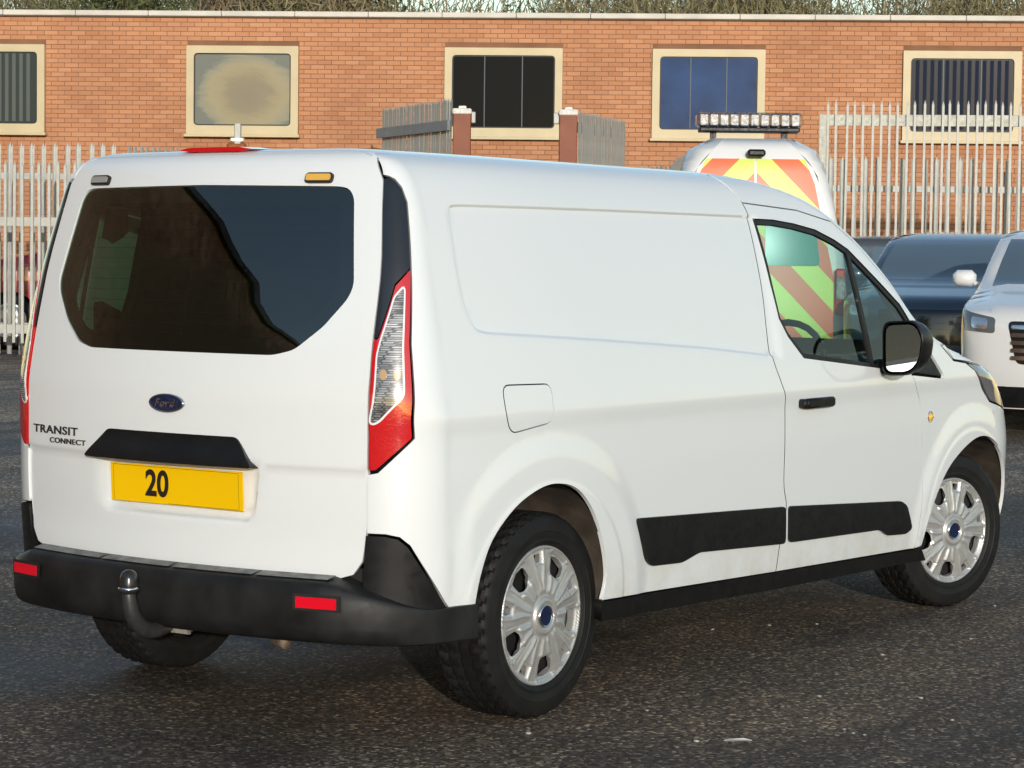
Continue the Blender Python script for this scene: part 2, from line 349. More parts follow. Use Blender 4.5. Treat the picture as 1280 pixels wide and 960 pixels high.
# ================================================================ ground
def asphalt():
    m = bpy.data.materials.new('asphalt'); m.use_nodes = True; t = m.node_tree; b = t.nodes['Principled BSDF']; L = t.links.new
    tc = t.nodes.new('ShaderNodeTexCoord')
    def nz(s, d=4, rough=.6):
        n = t.nodes.new('ShaderNodeTexNoise'); n.inputs['Scale'].default_value = s; n.inputs['Detail'].default_value = d; n.inputs['Roughness'].default_value = rough; L(tc.outputs['Object'], n.inputs['Vector']); return n
    def vor(s):
        n = t.nodes.new('ShaderNodeTexVoronoi'); n.inputs['Scale'].default_value = s; L(tc.outputs['Object'], n.inputs['Vector']); return n
    def ramp(src, stops):
        r = t.nodes.new('ShaderNodeValToRGB'); L(src, r.inputs[0]); e = r.color_ramp.elements
        while len(e) < len(stops): e.new(.5)
        for k, (p, c) in zip(e, stops): k.position = p; k.color = (*c, 1)
        return r
    def mix(f, a, c, mode='MIX'):
        x = t.nodes.new('ShaderNodeMix'); x.data_type = 'RGBA'; x.blend_type = mode
        if isinstance(f, float): x.inputs[0].default_value = f
        else: L(f, x.inputs[0])
        L(a, x.inputs[6]); L(c, x.inputs[7]); return x.outputs[2]
    v1 = vor(85); sep = t.nodes.new('ShaderNodeSeparateColor'); L(v1.outputs['Color'], sep.inputs[0])
    stone = ramp(sep.outputs[0], [(0, (.018, .015, .012)), (.40, (.056, .045, .035)), (.76, (.118, .094, .070)), (.92, (.22, .182, .142)), (1, (.46, .40, .33))])
    patchn = nz(.40, 6); tint = ramp(patchn.outputs[0], [(.38, (.40, .37, .36)), (.50, (.90, .80, .69)), (.62, (1.45, 1.22, .98))])
    c1 = mix(1.0, stone.outputs[0], tint.outputs[0], 'MULTIPLY')
    # tyre tracks and seams: long streaks with a shape of their own
    mp = t.nodes.new('ShaderNodeMapping'); L(tc.outputs['Object'], mp.inputs[0]); mp.inputs['Rotation'].default_value = (0, 0, math.radians(52)); mp.inputs['Scale'].default_value = (.25, 2.2, 1)
    st = t.nodes.new('ShaderNodeTexNoise'); st.inputs['Scale'].default_value = 1.0; st.inputs['Detail'].default_value = 5; L(mp.outputs[0], st.inputs['Vector'])
    sr = ramp(st.outputs[0], [(.36, (.45, .42, .40)), (.52, (1, 1, 1))]); c2 = mix(1.0, c1, sr.outputs[0], 'MULTIPLY')
    v2 = vor(26); s2 = t.nodes.new('ShaderNodeSeparateColor'); L(v2.outputs['Color'], s2.inputs[0])
    sel = t.nodes.new('ShaderNodeMath'); sel.operation = 'GREATER_THAN'; sel.inputs[1].default_value = .93; L(s2.outputs[1], sel.inputs[0])
    nr_ = t.nodes.new('ShaderNodeMath'); nr_.operation = 'LESS_THAN'; nr_.inputs[1].default_value = .16; L(v2.outputs['Distance'], nr_.inputs[0])
    sp_ = t.nodes.new('ShaderNodeMath'); sp_.operation = 'MULTIPLY'; L(sel.outputs[0], sp_.inputs[0]); L(nr_.outputs[0], sp_.inputs[1])
    wh = t.nodes.new('ShaderNodeRGB'); wh.outputs[0].default_value = (.42, .40, .37, 1)
    # asphalt colour turned paler and bluer on the far left of the van, with a ragged edge
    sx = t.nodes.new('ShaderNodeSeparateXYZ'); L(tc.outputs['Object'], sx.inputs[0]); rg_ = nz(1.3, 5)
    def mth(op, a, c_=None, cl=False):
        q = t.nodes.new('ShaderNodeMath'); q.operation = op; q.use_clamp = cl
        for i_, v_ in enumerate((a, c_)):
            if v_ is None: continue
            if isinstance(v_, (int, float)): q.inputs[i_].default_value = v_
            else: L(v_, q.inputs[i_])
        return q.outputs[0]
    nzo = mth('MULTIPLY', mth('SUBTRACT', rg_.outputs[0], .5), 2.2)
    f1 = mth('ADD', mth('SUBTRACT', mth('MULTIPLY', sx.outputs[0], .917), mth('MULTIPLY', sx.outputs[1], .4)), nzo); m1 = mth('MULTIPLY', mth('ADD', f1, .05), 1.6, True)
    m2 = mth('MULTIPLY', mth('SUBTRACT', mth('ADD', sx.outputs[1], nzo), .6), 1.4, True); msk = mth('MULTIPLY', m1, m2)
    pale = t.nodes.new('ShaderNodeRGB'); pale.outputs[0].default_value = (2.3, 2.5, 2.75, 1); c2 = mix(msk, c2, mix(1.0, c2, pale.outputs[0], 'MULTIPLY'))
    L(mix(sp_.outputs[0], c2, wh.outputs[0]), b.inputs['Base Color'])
    rg = ramp(patchn.outputs[0], [(.34, (.55,)*3), (.55, (.88,)*3)]); L(rg.outputs[0], b.inputs['Roughness'])
    b.inputs['Specular IOR Level'].default_value = .5
    bp = t.nodes.new('ShaderNodeBump'); bp.inputs['Strength'].default_value = .8; bp.inputs['Distance'].default_value = .004; L(v1.outputs['Distance'], bp.inputs['Height']); bp.invert = True
    n2 = nz(6, 4); bp2 = t.nodes.new('ShaderNodeBump'); bp2.inputs['Strength'].default_value = .25; bp2.inputs['Distance'].default_value = .02; L(n2.outputs[0], bp2.inputs['Height']); L(bp.outputs[0], bp2.inputs['Normal']); L(bp2.outputs[0], b.inputs['Normal'])
    return m
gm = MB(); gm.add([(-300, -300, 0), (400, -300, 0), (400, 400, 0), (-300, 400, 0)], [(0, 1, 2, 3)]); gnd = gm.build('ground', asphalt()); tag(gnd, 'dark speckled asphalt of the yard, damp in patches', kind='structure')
# ================================================================ the white van
RECESS = [(.467, 1.592), (1.6, 1.590), (1.6, 1.068), (.917, 1.125), (.3, 1.164)]+spline([(.10, 1.1755), (-.20, 1.192), (-.324, 1.201), (-.368, 1.224), (-.393, 1.28), (-.404, 1.385), (-.398, 1.47), (-.391, 1.545), (-.378, 1.578), (-.345, 1.588), (-.2, 1.590), (.1, 1.591)], 6)
def sstep(t): t = np.clip(t, 0, 1); return t*t*(3-2*t)
def van_disp(x, z):
    sd = segdist(x, z, RECESS); ins = inside(np.stack([np.ravel(x), np.ravel(z)], 1), RECESS).reshape(np.shape(x))
    sd = np.where(ins, sd, -sd)
    o = -.010*sstep(sd/.012)*sstep((1.48-x)/.07)
    for cx, rad in ((-.03, .55), (3.08, .50)):
        rho = np.hypot(x-cx, (z-.33)*1.02); o = o+.010*sstep((rad+.04-rho)/.10)
        o = o+.0035*sstep((.435-rho)/.03)
    return o*sstep((x+.505)/.09)
def van_rdisp(y, z):
    o = .007*sstep((.822-z)/.022)*sstep((z-.5)/.12)
    q = np.array(PREC); ins = inside(np.stack([np.ravel(y), np.ravel(z)], 1), PREC).reshape(np.shape(y)); sd = np.where(ins, segdist(y, z, q), 0)
    return o+.034*sstep(sd/.032)
PREC = rnd([(-.345, .82), (.345, .82), (.318, .625), (-.318, .625)], .05, 5)
VAN = Shell(
 pch([.2, .35, .55, .75, .90, .955, 1.0, 1.05, 1.30, 1.50, 1.58, 1.63, 1.68, 1.72, 1.745, 1.755], [.84, .868, .881, .884, .8805, .886, .880, .872, .825, .778, .755, .737, .71, .665, .58, .45]),
 pch([.25, .5, .75, 1.0, 1.1, 1.34, 1.5, 1.6, 1.66, 1.72, 1.745, 1.755], [-.775, -.79, -.80, -.80, -.787, -.735, -.695, -.668, -.65, -.62, -.58, -.48]),
 pch([.2, .45, .65, .78, .86, .92, .97, 1.01, 1.05, 1.106, 1.174, 1.358, 1.5, 1.589, 1.65, 1.70, 1.74, 1.755], [3.82, 3.88, 3.88, 3.85, 3.80, 3.73, 3.62, 3.48, 3.30, 3.09, 2.92, 2.68, 2.46, 2.28, 2.12, 1.90, 1.55, .95]),
 .19, pch([.3, .9, 1.05, 1.3, 1.755], [.40, .40, .30, .30, .30]),
 pch([.3, .5, .65, .82, 1.0, 1.18, 1.36, 1.57, 1.66, 1.72, 1.755], [.665, .676, .689, .692, .692, .686, .68, .65, .635, .595, .40]),
 pch([.3, .8, 1.0, 1.1, 1.6, 1.755], [.34, .34, .25, .14, .14, .16]), disp=van_disp, rdisp=van_rdisp)
SD, RR, FR = VAN.side, VAN.rear, VAN.front
sh = lambda z: float(VAN.rc(np.array(z))[3])-VAN.Lc
fe = lambda z: float(VAN.fc(np.array(z))[4]+VAN.fc(np.array(z))[5])
yfz = lambda z: float(VAN.fc(np.array(z))[1])
def edge(f, z0, z1, n=14): return [(f(z), float(z)) for z in np.linspace(z0, z1, n)]
van = empty('delivery_van'); tag(van, 'white panel van with yellow rear number plate reading 20 and tow bar', 'van')
ARCH_R = spline([(.262, .342), (.277, .419), (.245, .525), (.184, .632), (.091, .71), (-.013, .735), (-.113, .725), (-.231, .677), (-.335, .589), (-.385, .486), (-.405, .377)], 5)
ARCH_F = spline([(2.650, .295), (2.693, .428), (2.821, .581), (3.000, .674), (3.167, .708), (3.325, .665), (3.435, .556), (3.505, .43), (3.52, .33)], 5)
DOOR_REAR = spline([(1.385, 1.63), (1.398, 1.595), (1.404, 1.545), (1.405, 1.331), (1.393, 1.20), (1.388, 1.11), (1.402, 1.055), (1.436, .985), (1.462, .902), (1.459, .644), (1.486, .541), (1.455, .413), (1.447, .312)], 5)
LAMP_EDGE = [(-.733, .811), (-.637, .906), (-.641, 1.178), (-.623, 1.395)]
CAP_EDGE = [(-.623, 1.395), (-.608, 1.501), (-.598, 1.585), (-.618, 1.628), (-.655, 1.651), (-.70, 1.660)]
WING = [(-.70, .622), (-.663, .614), (-.634, .590), (-.585, .516), (-.521, .416), (-.496, .387), (-.405, .377)]
FUEL = rnd([(-.274, 1.050), (-.026, 1.046), (-.026, .925), (-.235, .899), (-.268, .95)], .035, 5)
WIN_T = [(1.438, 1.577), (1.575, 1.576), (1.728, 1.565), (1.888, 1.545), (2.026, 1.509), (2.123, 1.474), (2.353, 1.34), (2.479, 1.264)]
WIN_R = [(1.625, 1.078), (1.526, 1.158), (1.48, 1.222), (1.462, 1.342), (1.455, 1.417)]
DOOR_F = [(2.595, .288), (2.604, .338), (2.619, .498), (2.61, .691), (2.582, .883), (2.502, .985)]
SEAM = [(2.63, 1.178), (2.46, 1.32), (2.40, 1.358), (2.19, 1.499), (2.03, 1.579), (1.78, 1.616), (1.385, 1.634)]
g = .0024
side_poly = edge(sh, .627, .80, 4)+[(x+.005, z-.004) for x, z in LAMP_EDGE[:1]]+[(x+.005, z) for x, z in LAMP_EDGE[1:]]+[(x+.005, z+.003) for x, z in CAP_EDGE[1:]]+edge(sh, 1.666, 1.735, 4)+[(1.30, 1.735)]+DOOR_REAR+ARCH_R+[(x+.003, z+.004) for x, z in WING[::-1]]
side_poly = inset(side_poly, g)
door_poly = inset(DOOR_REAR[::-1]+SEAM[::-1]+[(2.585, 1.163)]+WIN_T[::-1]+WIN_R[::-1]+[(2.50, .998)]+DOOR_F[::-1], g)
wing_poly = inset(DOOR_F+[(2.52, .985), (2.79, .962), (2.797, .974), (2.60, 1.163), (2.635, 1.175), (2.815, 1.088), (2.905, 1.030), (3.02, 1.018), (3.10, .985), (3.19, .90), (3.26, .848), (3.46, .80), (3.53, .72), (3.532, .33)]+ARCH_F[::-1], g)
zz = lambda a, b, n=12: np.linspace(a, b, n)
pillar_poly = inset([(2.64, 1.182)]+SEAM[1:]+[(1.305, 1.735)]+[(fe(z), z) for z in zz(1.735, 1.10, 30)]+[(2.82, 1.096)], g)
hood_poly = inset([(2.835, 1.096), (2.915, 1.036), (3.03, 1.024), (3.30, .99), (3.45, .95), (3.6, .875), (3.72, .80)]+[(fe(z), z) for z in zz(.80, 1.096, 14)], g*.6)
fb_poly = [(3.536, .30), (3.536, .72), (3.62, .79)]+[(fe(z), z) for z in zz(.79, .30, 8)]
def front_band(z0, z1, n=14): return [(-yfz(z), z) for z in zz(z0, z1, n)]+[(yfz(z), z) for z in zz(z1, z0, n)]
hl_poly = rnd([(3.035, 1.013), (3.30, .980), (3.44, .94), (3.56, .885), (3.62, .80), (3.47, .802), (3.27, .852), (3.205, .905), (3.115, .978)], .02)
fuel_hole = FUEL
def cutline(P):
    P = np.array(list(P)); k = int(np.argmax(P[:, 0])); P = dens(np.roll(P, -k, 0), .03); return [tuple(p) for p in P if p[0] < 1.37]
rec_lines = [(cutline(RECESS), False), (cutline(inset(RECESS, .003)), False), (cutline(inset(RECESS, .006)), False), (cutline(inset(RECESS, .009)), False), (cutline(inset(RECESS, .012)), False)]
def arcl(cx, rad, a0=-5, a1=185): return ([(cx+rad*math.cos(math.radians(a)), .33+rad*math.sin(math.radians(a))/1.02) for a in np.linspace(a0, a1, 60)], False)
arc_r = [arcl(-.03, q) for q in (.59, .54, .49, .435, .42, .405)]; arc_f = [arcl(3.08, q, 20, 160) for q in (.54, .49, .44, .42, .405)]
sp = patch(SD, side_poly, [fuel_hole], step=.022, lines=rec_lines+arc_r, rim=.014)
ff = patch(SD, inset(FUEL, .004), step=.03, rim=.012)
dp = patch(SD, door_poly, step=.022, lines=arc_f[:3], rim=.014); wp = patch(SD, wing_poly, step=.02, lines=arc_f, rim=.014)
pp = patch(SD, pillar_poly, step=.015, rim=.01); hs = patch(SD, hood_poly, step=.03, rim=.01)
hp = joinp(hs, mir(hs), patch(FR, front_band(.80, 1.096), step=.04, rim=0))
cf = joinp(pp, mir(pp), patch(FR, front_band(1.655, 1.735, 20), step=.02, rim=0))
fb1 = patch(SD, fb_poly, step=.05, rim=.012); fbp = joinp(fb1, mir(fb1), patch(FR, front_band(.30, .79), step=.08, rim=0))
hl = patch(SD, hl_poly, step=.03, rim=.01, off=.002)
sill_poly = inset([(.27, .336), (1.447, .308), (2.60, .281), (2.655, .290), (2.73, .226), (1.478, .241), (.29, .268)], .001)
sillp = patch(SD, sill_poly, step=.05, rim=.09, off=-.006)
MO1 = rnd([(.448, .590), (1.466, .548), (1.482, .413), (.867, .440), (.755, .416), (.555, .424), (.518, .450)], .02)
MO2 = rnd([(1.496, .547), (2.423, .494), (2.478, .471), (2.543, .376), (2.489, .358), (2.323, .367), (2.246, .396), (1.512, .414)], .02)
mo1 = patch(SD, MO1, step=.05, rim=.014, off=.010); mo2 = patch(SD, MO2, step=.05, rim=.014, off=.010)
lamp_poly = rnd(inset(edge(lambda z: sh(z)+.004, .811, 1.19, 6)+[(-.745, 1.19), (-.69, 1.345), (-.623, 1.395)]+LAMP_EDGE[::-1][1:], .002), .006)
cap_poly = inset(edge(lambda z: sh(z)+.004, 1.19, 1.655, 8)+CAP_EDGE[::-1]+[(-.69, 1.348), (-.745, 1.192)], .002)
clear_poly = rnd([(-.745, .946), (-.722, .956), (-.695, .994), (-.666, 1.03), (-.666, 1.161), (-.655, 1.34), (-.690, 1.31), (-.732, 1.185), (-.742, 1.142)], .012)
wing_b = inset(edge(sh, .622, .44, 5)+[(-.60, .40), (-.521, .40)]+WING[::-1], .001)
lampp = patch(SD, lamp_poly, step=.02, rim=.02, off=.004); capp = patch(SD, cap_poly, step=.02, rim=.02, off=.0025)
clearp = patch(SD, clear_poly, step=.015, rim=.004, off=.0065); whitep = patch(SD, inset(clear_poly, -.006), step=.02, rim=.004, off=.0052)
bwp = patch(SD, wing_b, step=.025, rim=.02, off=.004)
WIN = WIN_T+[(2.783, .972)]+WIN_R
DIV = [(2.118, 1.474), (2.178, 1.030)]
seal = patch(SD, inset(WIN, .0005), [inset(WIN, .017)], step=.03, rim=.012, off=-.004)
wf_poly = inset([(1.44, 1.575)]+WIN_T[1:6]+[(2.178, 1.028)]+WIN_R, .012)
wq_poly = inset([(2.135, 1.46)]+WIN_T[6:]+[(2.56, 1.18), (2.50, 1.0), (2.192, 1.028)], .012)
glp = patch(SD, wf_poly, step=.04, rim=0, off=-.010); gqp = patch(SD, wq_poly, step=.04, rim=0, off=-.010)
sailp = patch(SD, inset([(2.56, 1.19), (2.783, .974), (2.44, 1.004), (2.36, 1.08), (2.43, 1.2)], .004), step=.03, rim=.01, off=-.002)
barp = patch(SD, [(2.108, 1.475), (2.132, 1.468), (2.192, 1.030), (2.168, 1.032)], step=.03, rim=.012, off=-.003)
def lens_mat():
    m = bpy.data.materials.new('lamp_clear_facets'); m.use_nodes = True; t = m.node_tree; b = t.nodes['Principled BSDF']; L = t.links.new; tc = t.nodes.new('ShaderNodeTexCoord')
    br = t.nodes.new('ShaderNodeTexBrick'); br.inputs['Scale'].default_value = 38; br.inputs['Mortar Size'].default_value = .05; br.inputs['Color1'].default_value = (.55, .56, .57, 1); br.inputs['Color2'].default_value = (.20, .205, .21, 1); br.inputs['Mortar'].default_value = (.09, .09, .095, 1); br.offset = .2
    mp = t.nodes.new('ShaderNodeMapping'); mp.inputs['Rotation'].default_value = (math.pi/2, 0, 0); mp.inputs['Scale'].default_value = (1.6, 1.6, 1); sw_ = t.nodes.new('ShaderNodeVectorMath'); sw_.operation = 'ADD'; sx = t.nodes.new('ShaderNodeSeparateXYZ'); cx = t.nodes.new('ShaderNodeCombineXYZ'); ad = t.nodes.new('ShaderNodeMath'); L(tc.outputs['Object'], sx.inputs[0]); L(sx.outputs[0], ad.inputs[0]); L(sx.outputs[1], ad.inputs[1]); L(ad.outputs[0], cx.inputs[0]); L(sx.outputs[2], cx.inputs[1])
    L(cx.outputs[0], br.inputs['Vector']); n = t.nodes.new('ShaderNodeTexNoise'); n.inputs['Scale'].default_value = 14; L(tc.outputs['Object'], n.inputs['Vector']); r = t.nodes.new('ShaderNodeValToRGB'); L(n.outputs[0], r.inputs[0]); r.color_ramp.elements[0].position = .35; r.color_ramp.elements[0].color = (.35, .35, .36, 1); r.color_ramp.elements[1].position = .6; r.color_ramp.elements[1].color = (1.2, 1.2, 1.2, 1)
    x = t.nodes.new('ShaderNodeMix'); x.data_type = 'RGBA'; x.blend_type = 'MULTIPLY'; x.inputs[0].default_value = 1; L(br.outputs[0], x.inputs[6]); L(r.outputs[0], x.inputs[7]); L(x.outputs[2], b.inputs['Base Color'])
    bp = t.nodes.new('ShaderNodeBump'); bp.inputs['Strength'].default_value = .6; bp.inputs['Distance'].default_value = .003; L(br.outputs['Fac'], bp.inputs['Height']); L(bp.outputs[0], b.inputs['Normal']); b.inputs['Roughness'].default_value = .2; b.inputs['Coat Weight'].default_value = 1; b.inputs['Coat Roughness'].default_value = .02; return m
LAMP_CLEAR = lens_mat()
M_whiteplastic = mat('lamp_white_border', (.8, .8, .8), .2, coat=1)
for s in (0, 1):
    f = mir if s else (lambda p: p)
    plink('side_panel', f(sp), M_white, van); fl = plink('fuel_flap', f(ff), M_white, van, M_seal_gap)
    dr = plink('door', f(dp), M_white, van, M_seal_gap); plink('front_wing', f(wp), M_white, van)  # door and flap rims blackened to stand for shade in the shut gaps
    plink('sill_trim', f(sillp), M_black, van); plink('side_moulding', f(mo1), M_black, van); plink('side_moulding', f(mo2), M_black, van)
    tl = plink('tail_lamp', f(lampp), M_red, van); plink('lamp_border', f(whitep), M_whiteplastic, tl); plink('clear_lens', f(clearp), LAMP_CLEAR, tl)
    for cc in (-.722, -.682):
        bo = patch(SD, [(cc+.011*math.cos(q), 1.088+.016*math.sin(q)) for q in np.linspace(0, 2*math.pi, 13)[:-1]], step=.01, rim=.003, off=.0078); plink('bulb', f(bo), mat('bulb_amber', (.45, .28, .12), .2, coat=1), tl)
    plink('pillar_cap', f(capp), M_gloss, van)
    plink('window_seal', f(seal), M_seal_gap, dr); plink('side_window', f(glp), M_glass, dr); plink('quarter_window', f(gqp), M_glass, dr); plink('mirror_sail', f(sailp), M_black, dr); plink('divider_bar', f(barp), M_seal_gap, dr)
    plink('headlight', f(hl), mat('headlamp_cover', (.16, .15, .16), .05, coat=1), van)
    # door handle
    Y = lambda x, z: float(SD(x, z)[1])
    hb = MB(); yy = Y(1.67, .92)
    hb.box((1.575, yy-.036, .895), (1.79, yy-.012, .932), .008); hb.box((1.578, yy-.02, .90), (1.63, yy+.01, .928), .004); hb.box((1.74, yy-.02, .90), (1.785, yy+.01, .928), .004)
    hb.box((1.563, yy-.030, .897), (1.602, yy+.006, .930), .006)
    sg = Matrix.Diagonal((1, -1 if s else 1, 1, 1))
    hb.build('handle', M_black, dr, xf=sg, sharp=40)
    rp = MB(); yy = Y(2.679, .812); rp.lathe([(.0, -.012), (.010, -.011), (.015, -.006), (.017, 0), (.017, .01)], 20, 'y', (2.679, yy, .812)); rp.build('side_repeater', M_amber, van, xf=sg, sharp=60)
    ml = MB(); ml.lathe([(.017, .004), (.022, -.003), (.024, .004)], 20, 'y', (2.679, yy, .812)); ml.build('repeater_rim', M_chrome, van, xf=sg, smooth=True)
    # door mirror: shaped housing, arm and glass
    mr = MB(); prof = rnd([(-.905, 1.195), (-1.045, 1.205), (-1.085, 1.15), (-1.07, 1.05), (-1.02, 1.005), (-.91, 1.0)], .035, 5); n = len(prof)
    cen = np.mean(prof, 0); rings = [(2.175, 1.0), (2.18, 1.06), (2.22, 1.06), (2.27, .96), (2.31, .78), (2.335, .5)]; k0 = len(mr.V)
    for x, sc in rings:
        for p in prof: q = cen+(np.array(p)-cen)*sc; mr.V.append((x+(q[0]-cen[0])*.16, q[0], q[1]))
    for i in range(len(rings)-1):
        for j in range(n): mr.F.append((i*n+j, i*n+(j+1) % n, (i+1)*n+(j+1) % n, (i+1)*n+j))
    mr.F.append(tuple(range((len(rings)-1)*n, len(rings)*n)))
    mr.box((2.23, -.96, 1.0), (2.36, -.83, 1.055), .012)
    mh = mr.build('door_mirror', M_black, van, xf=sg, smooth=True, sharp=45)
    mg = MB(); gp = [tuple(cen+(np.array(p)-cen)*.9) for p in prof]; mg.add([(2.180+(a-cen[0])*.16, a, b) for a, b in gp], [tuple(range(n))]); mg.build('mirror_glass', mat('mirror_silver', (.42, .47, .48), .03, metal=1), mh, xf=sg)
plink('bonnet', hp, M_white, van); plink('cab_frame', cf, M_white, van); plink('front_bumper', fbp, M_white, van)
ws = patch(FR, front_band(1.10, 1.652, 16), step=.06, rim=0, off=-.004); plink('windscreen', ws, M_glass, van)
g1 = patch(FR, rnd([(-.45, .74), (.45, .74), (.40, .58), (-.40, .58)], .05), step=.06, rim=.01, off=.004); plink('grille', g1, M_gloss, van)
# roof skin
def outl(z, m=60):
    R_ = [tuple(RR(-t*float(VAN.Yc(z)), z)) for t in np.linspace(0, 1, 8)[:-1]]; S_ = [tuple(SD(c, z)) for c in np.linspace(sh(z), fe(z), 130)]; F_ = [tuple(FR(-yfz(z)*t, z)) for t in np.linspace(1, 0, 8)[1:]]
    h = R_+S_+F_; return h+[(x, -y, q) for x, y, q in h[-2:0:-1]]
loops = [np.array(outl(z)) for z in (1.733, 1.738, 1.743, 1.747, 1.750, 1.7525, 1.7545)]
L0 = loops[-1]
for k, up in ((.8, .004), (.55, .007), (.3, .009), (.1, .0095)):
    q = L0.copy(); q[:, 1] *= k; cx = (L0[:, 0].max()+L0[:, 0].min())/2; q[:, 0] = cx+(q[:, 0]-cx)*(.6+.4*k); q[:, 2] = 1.7545+up; loops.append(q)
n = len(loops[0]); V = np.concatenate(loops); F = [(i*n+j, i*n+(j+1) % n, (i+1)*n+(j+1) % n, (i+1)*n+j) for i in range(len(loops)-1) for j in range(n)]+[tuple(range((len(loops)-1)*n, len(loops)*n))]
rb = MB(); rb.add(V, F); rb.build('roof', M_white, van, smooth=True)
# tailgate
half = [(.0, .487), (.585, .487), (.645, .505), (.672, .545), (.687, .65)]+[(float(VAN.Yc(z))-.001, z) for z in zz(.8, 1.72, 14)]+[(.575, 1.735), (0, 1.737)]
tg_poly = [(-y, z) for y, z in half]+[(y, z) for y, z in half[::-1][1:-1]]
RW = [(.0, 1.135), (.37, 1.135), (.44, 1.152), (.525, 1.222), (.590, 1.305), (.602, 1.345), (.585, 1.44), (.556, 1.60), (.535, 1.628), (.50, 1.634), (0, 1.640)]
rw_poly = rnd([(-y, z) for y, z in RW]+[(y, z) for y, z in RW[::-1][1:-1]], .02, 4)
tg = plink('tailgate', patch(RR, tg_poly, [rw_poly], step=.028, lines=[(PREC, True), (inset(PREC, .03), True), ([(-.66, .822), (-.36, .822)], False), ([(.36, .822), (.66, .822)], False)], rim=.014, flip=True), M_white, van)
plink('rear_window', patch(RR, inset(rw_poly, .003), step=.06, rim=0, off=-.004, flip=True), M_glass_r, tg)
plink('window_border', patch(RR, inset(rw_poly, .002), [rnd(inset(rw_poly, .05), .05)], step=.05, rim=0, off=-.010, flip=True), M_seal_gap, tg)
wires = MB()
for i in range(13):
    z = 1.19+i*.032; e = .40 if z < 1.2 else .49
    pts = [tuple(RR(y, z)+np.array([.006, 0, 0])) for y in np.linspace(-e, e, 14)]; wires.tube(pts, .0006, 3, False)
wires.build('heater_wires', mat('heater_copper', (.10, .06, .04), .5), tg)
HT = rnd([(-.342, .802), (-.262, .890), (.262, .890), (.345, .802)], .015, 4)
def trimchart(y, z):
    y = np.asarray(y, float); z = np.asarray(z, float); return np.stack([VAN.Xr(z)+VAN.KR*y*y-.004-.030*sstep((.89-z)/.09), y, z], -1)
plink('handle_trim', patch(trimchart, HT, step=.02, rim=.05, off=.002, flip=True), M_black, tg)
def surf_pt(y, z, o): q = RR(y, z); return (float(q[0])-o, y, z)
# number plate
PZ, PH, PW = .728, .058, .268; PY = -.014; pl = MB(); px0 = -.806
xp = lambda z: px0+.028+(.727-z)*.05
pl.add([(xp(z)+o, y, z) for o in (0, -.006) for (y, z) in ((PW+PY, PZ+PH), (-PW+PY, PZ+PH), (-PW+PY, PZ-PH), (PW+PY, PZ-PH))], [(4, 5, 6, 7), (0, 1, 5, 4), (1, 2, 6, 5), (2, 3, 7, 6), (3, 0, 4, 7)])
plate = pl.build('number_plate', M_yellow, tg)
bd = MB(); xo = -.0075
def pbar(y0, z0, y1, z1): bd.add([(xp(z)+xo, y+PY, z) for y, z in ((y0, z0), (y1, z0), (y1, z1), (y0, z1))], [(0, 1, 2, 3)])
for a in ((-.255, .781, .255, .7825), (-.255, .6715, .03, .673), (-.255, .6725, -.2535, .7815), (.2535, .6725, .255, .7815)): pbar(*a)
bd.build('plate_border', mat('plate_border_ink', (.25, .14, .0), .5), tg)
V, F = text_geo('20', .112, offset=.0035); V[:, 0] *= .86
V[:, 0] -= V[:, 0].mean(); zc = (V[:, 1].max()+V[:, 1].min())/2
sc = .083/(V[:, 1].max()-V[:, 1].min())
link('plate_digits', mesh([(xp(.73)-.0085, .060-v[0]*1.0, .732+(v[1]-zc)*sc) for v in V], F, smooth=False), M_ink, tg)
def lettering(name, txt, yc, zc, wd, ht, m, o=.003, sh_=0):
    V, F = text_geo(txt, .1, offset=.0012, space=1.08, shear=sh_); a, b = V.min(0), V.max(0)
    P = [(yc-((v[0]-a[0])/(b[0]-a[0])-.5)*wd, zc+((v[1]-a[1])/(b[1]-a[1])-.5)*ht) for v in V]
    X = [surf_pt(y, z, o) for y, z in P]; me = mesh(X, F, smooth=False)
    ob = link(name, me, m, tg); so_ = ob.modifiers.new('solid', 'SOLIDIFY'); so_.thickness = .003; so_.offset = 0; return ob
M_badge = mat('dark_chrome_letters', (.10, .10, .105), .2, metal=.8)
lettering('lettering', 'TRANSIT', .534, .869, .245, .026, M_badge); lettering('lettering', 'CONNECT', .466, .8365, .19, .017, M_badge)
# oval badge
ov = MB(); n = 40
def oval(a, b, o, yc=.005, zc=.980): return [surf_pt(yc+a*math.cos(2*math.pi*i/n), zc+b*math.sin(2*math.pi*i/n), o) for i in range(n)]
rg = [oval(.072, .029, -.002), oval(.072, .029, .006), oval(.068, .0265, .010), oval(.064, .0235, .008)]
for i in range(3):
    for j in range(n): ov.F.append((i*n+j, i*n+(j+1) % n, (i+1)*n+(j+1) % n, (i+1)*n+j))
for r_ in rg: ov.V += r_
ob = ov.build('badge_rim', M_chrome, tg, smooth=True)
ov = MB(); ov.add(oval(.0642, .0236, .0085), [tuple(range(n))]); ov.build('badge', M_navy, tg)
lettering('badge_script', 'Ford', .005, .980, .085, .026, M_chrome, .0105, .35)
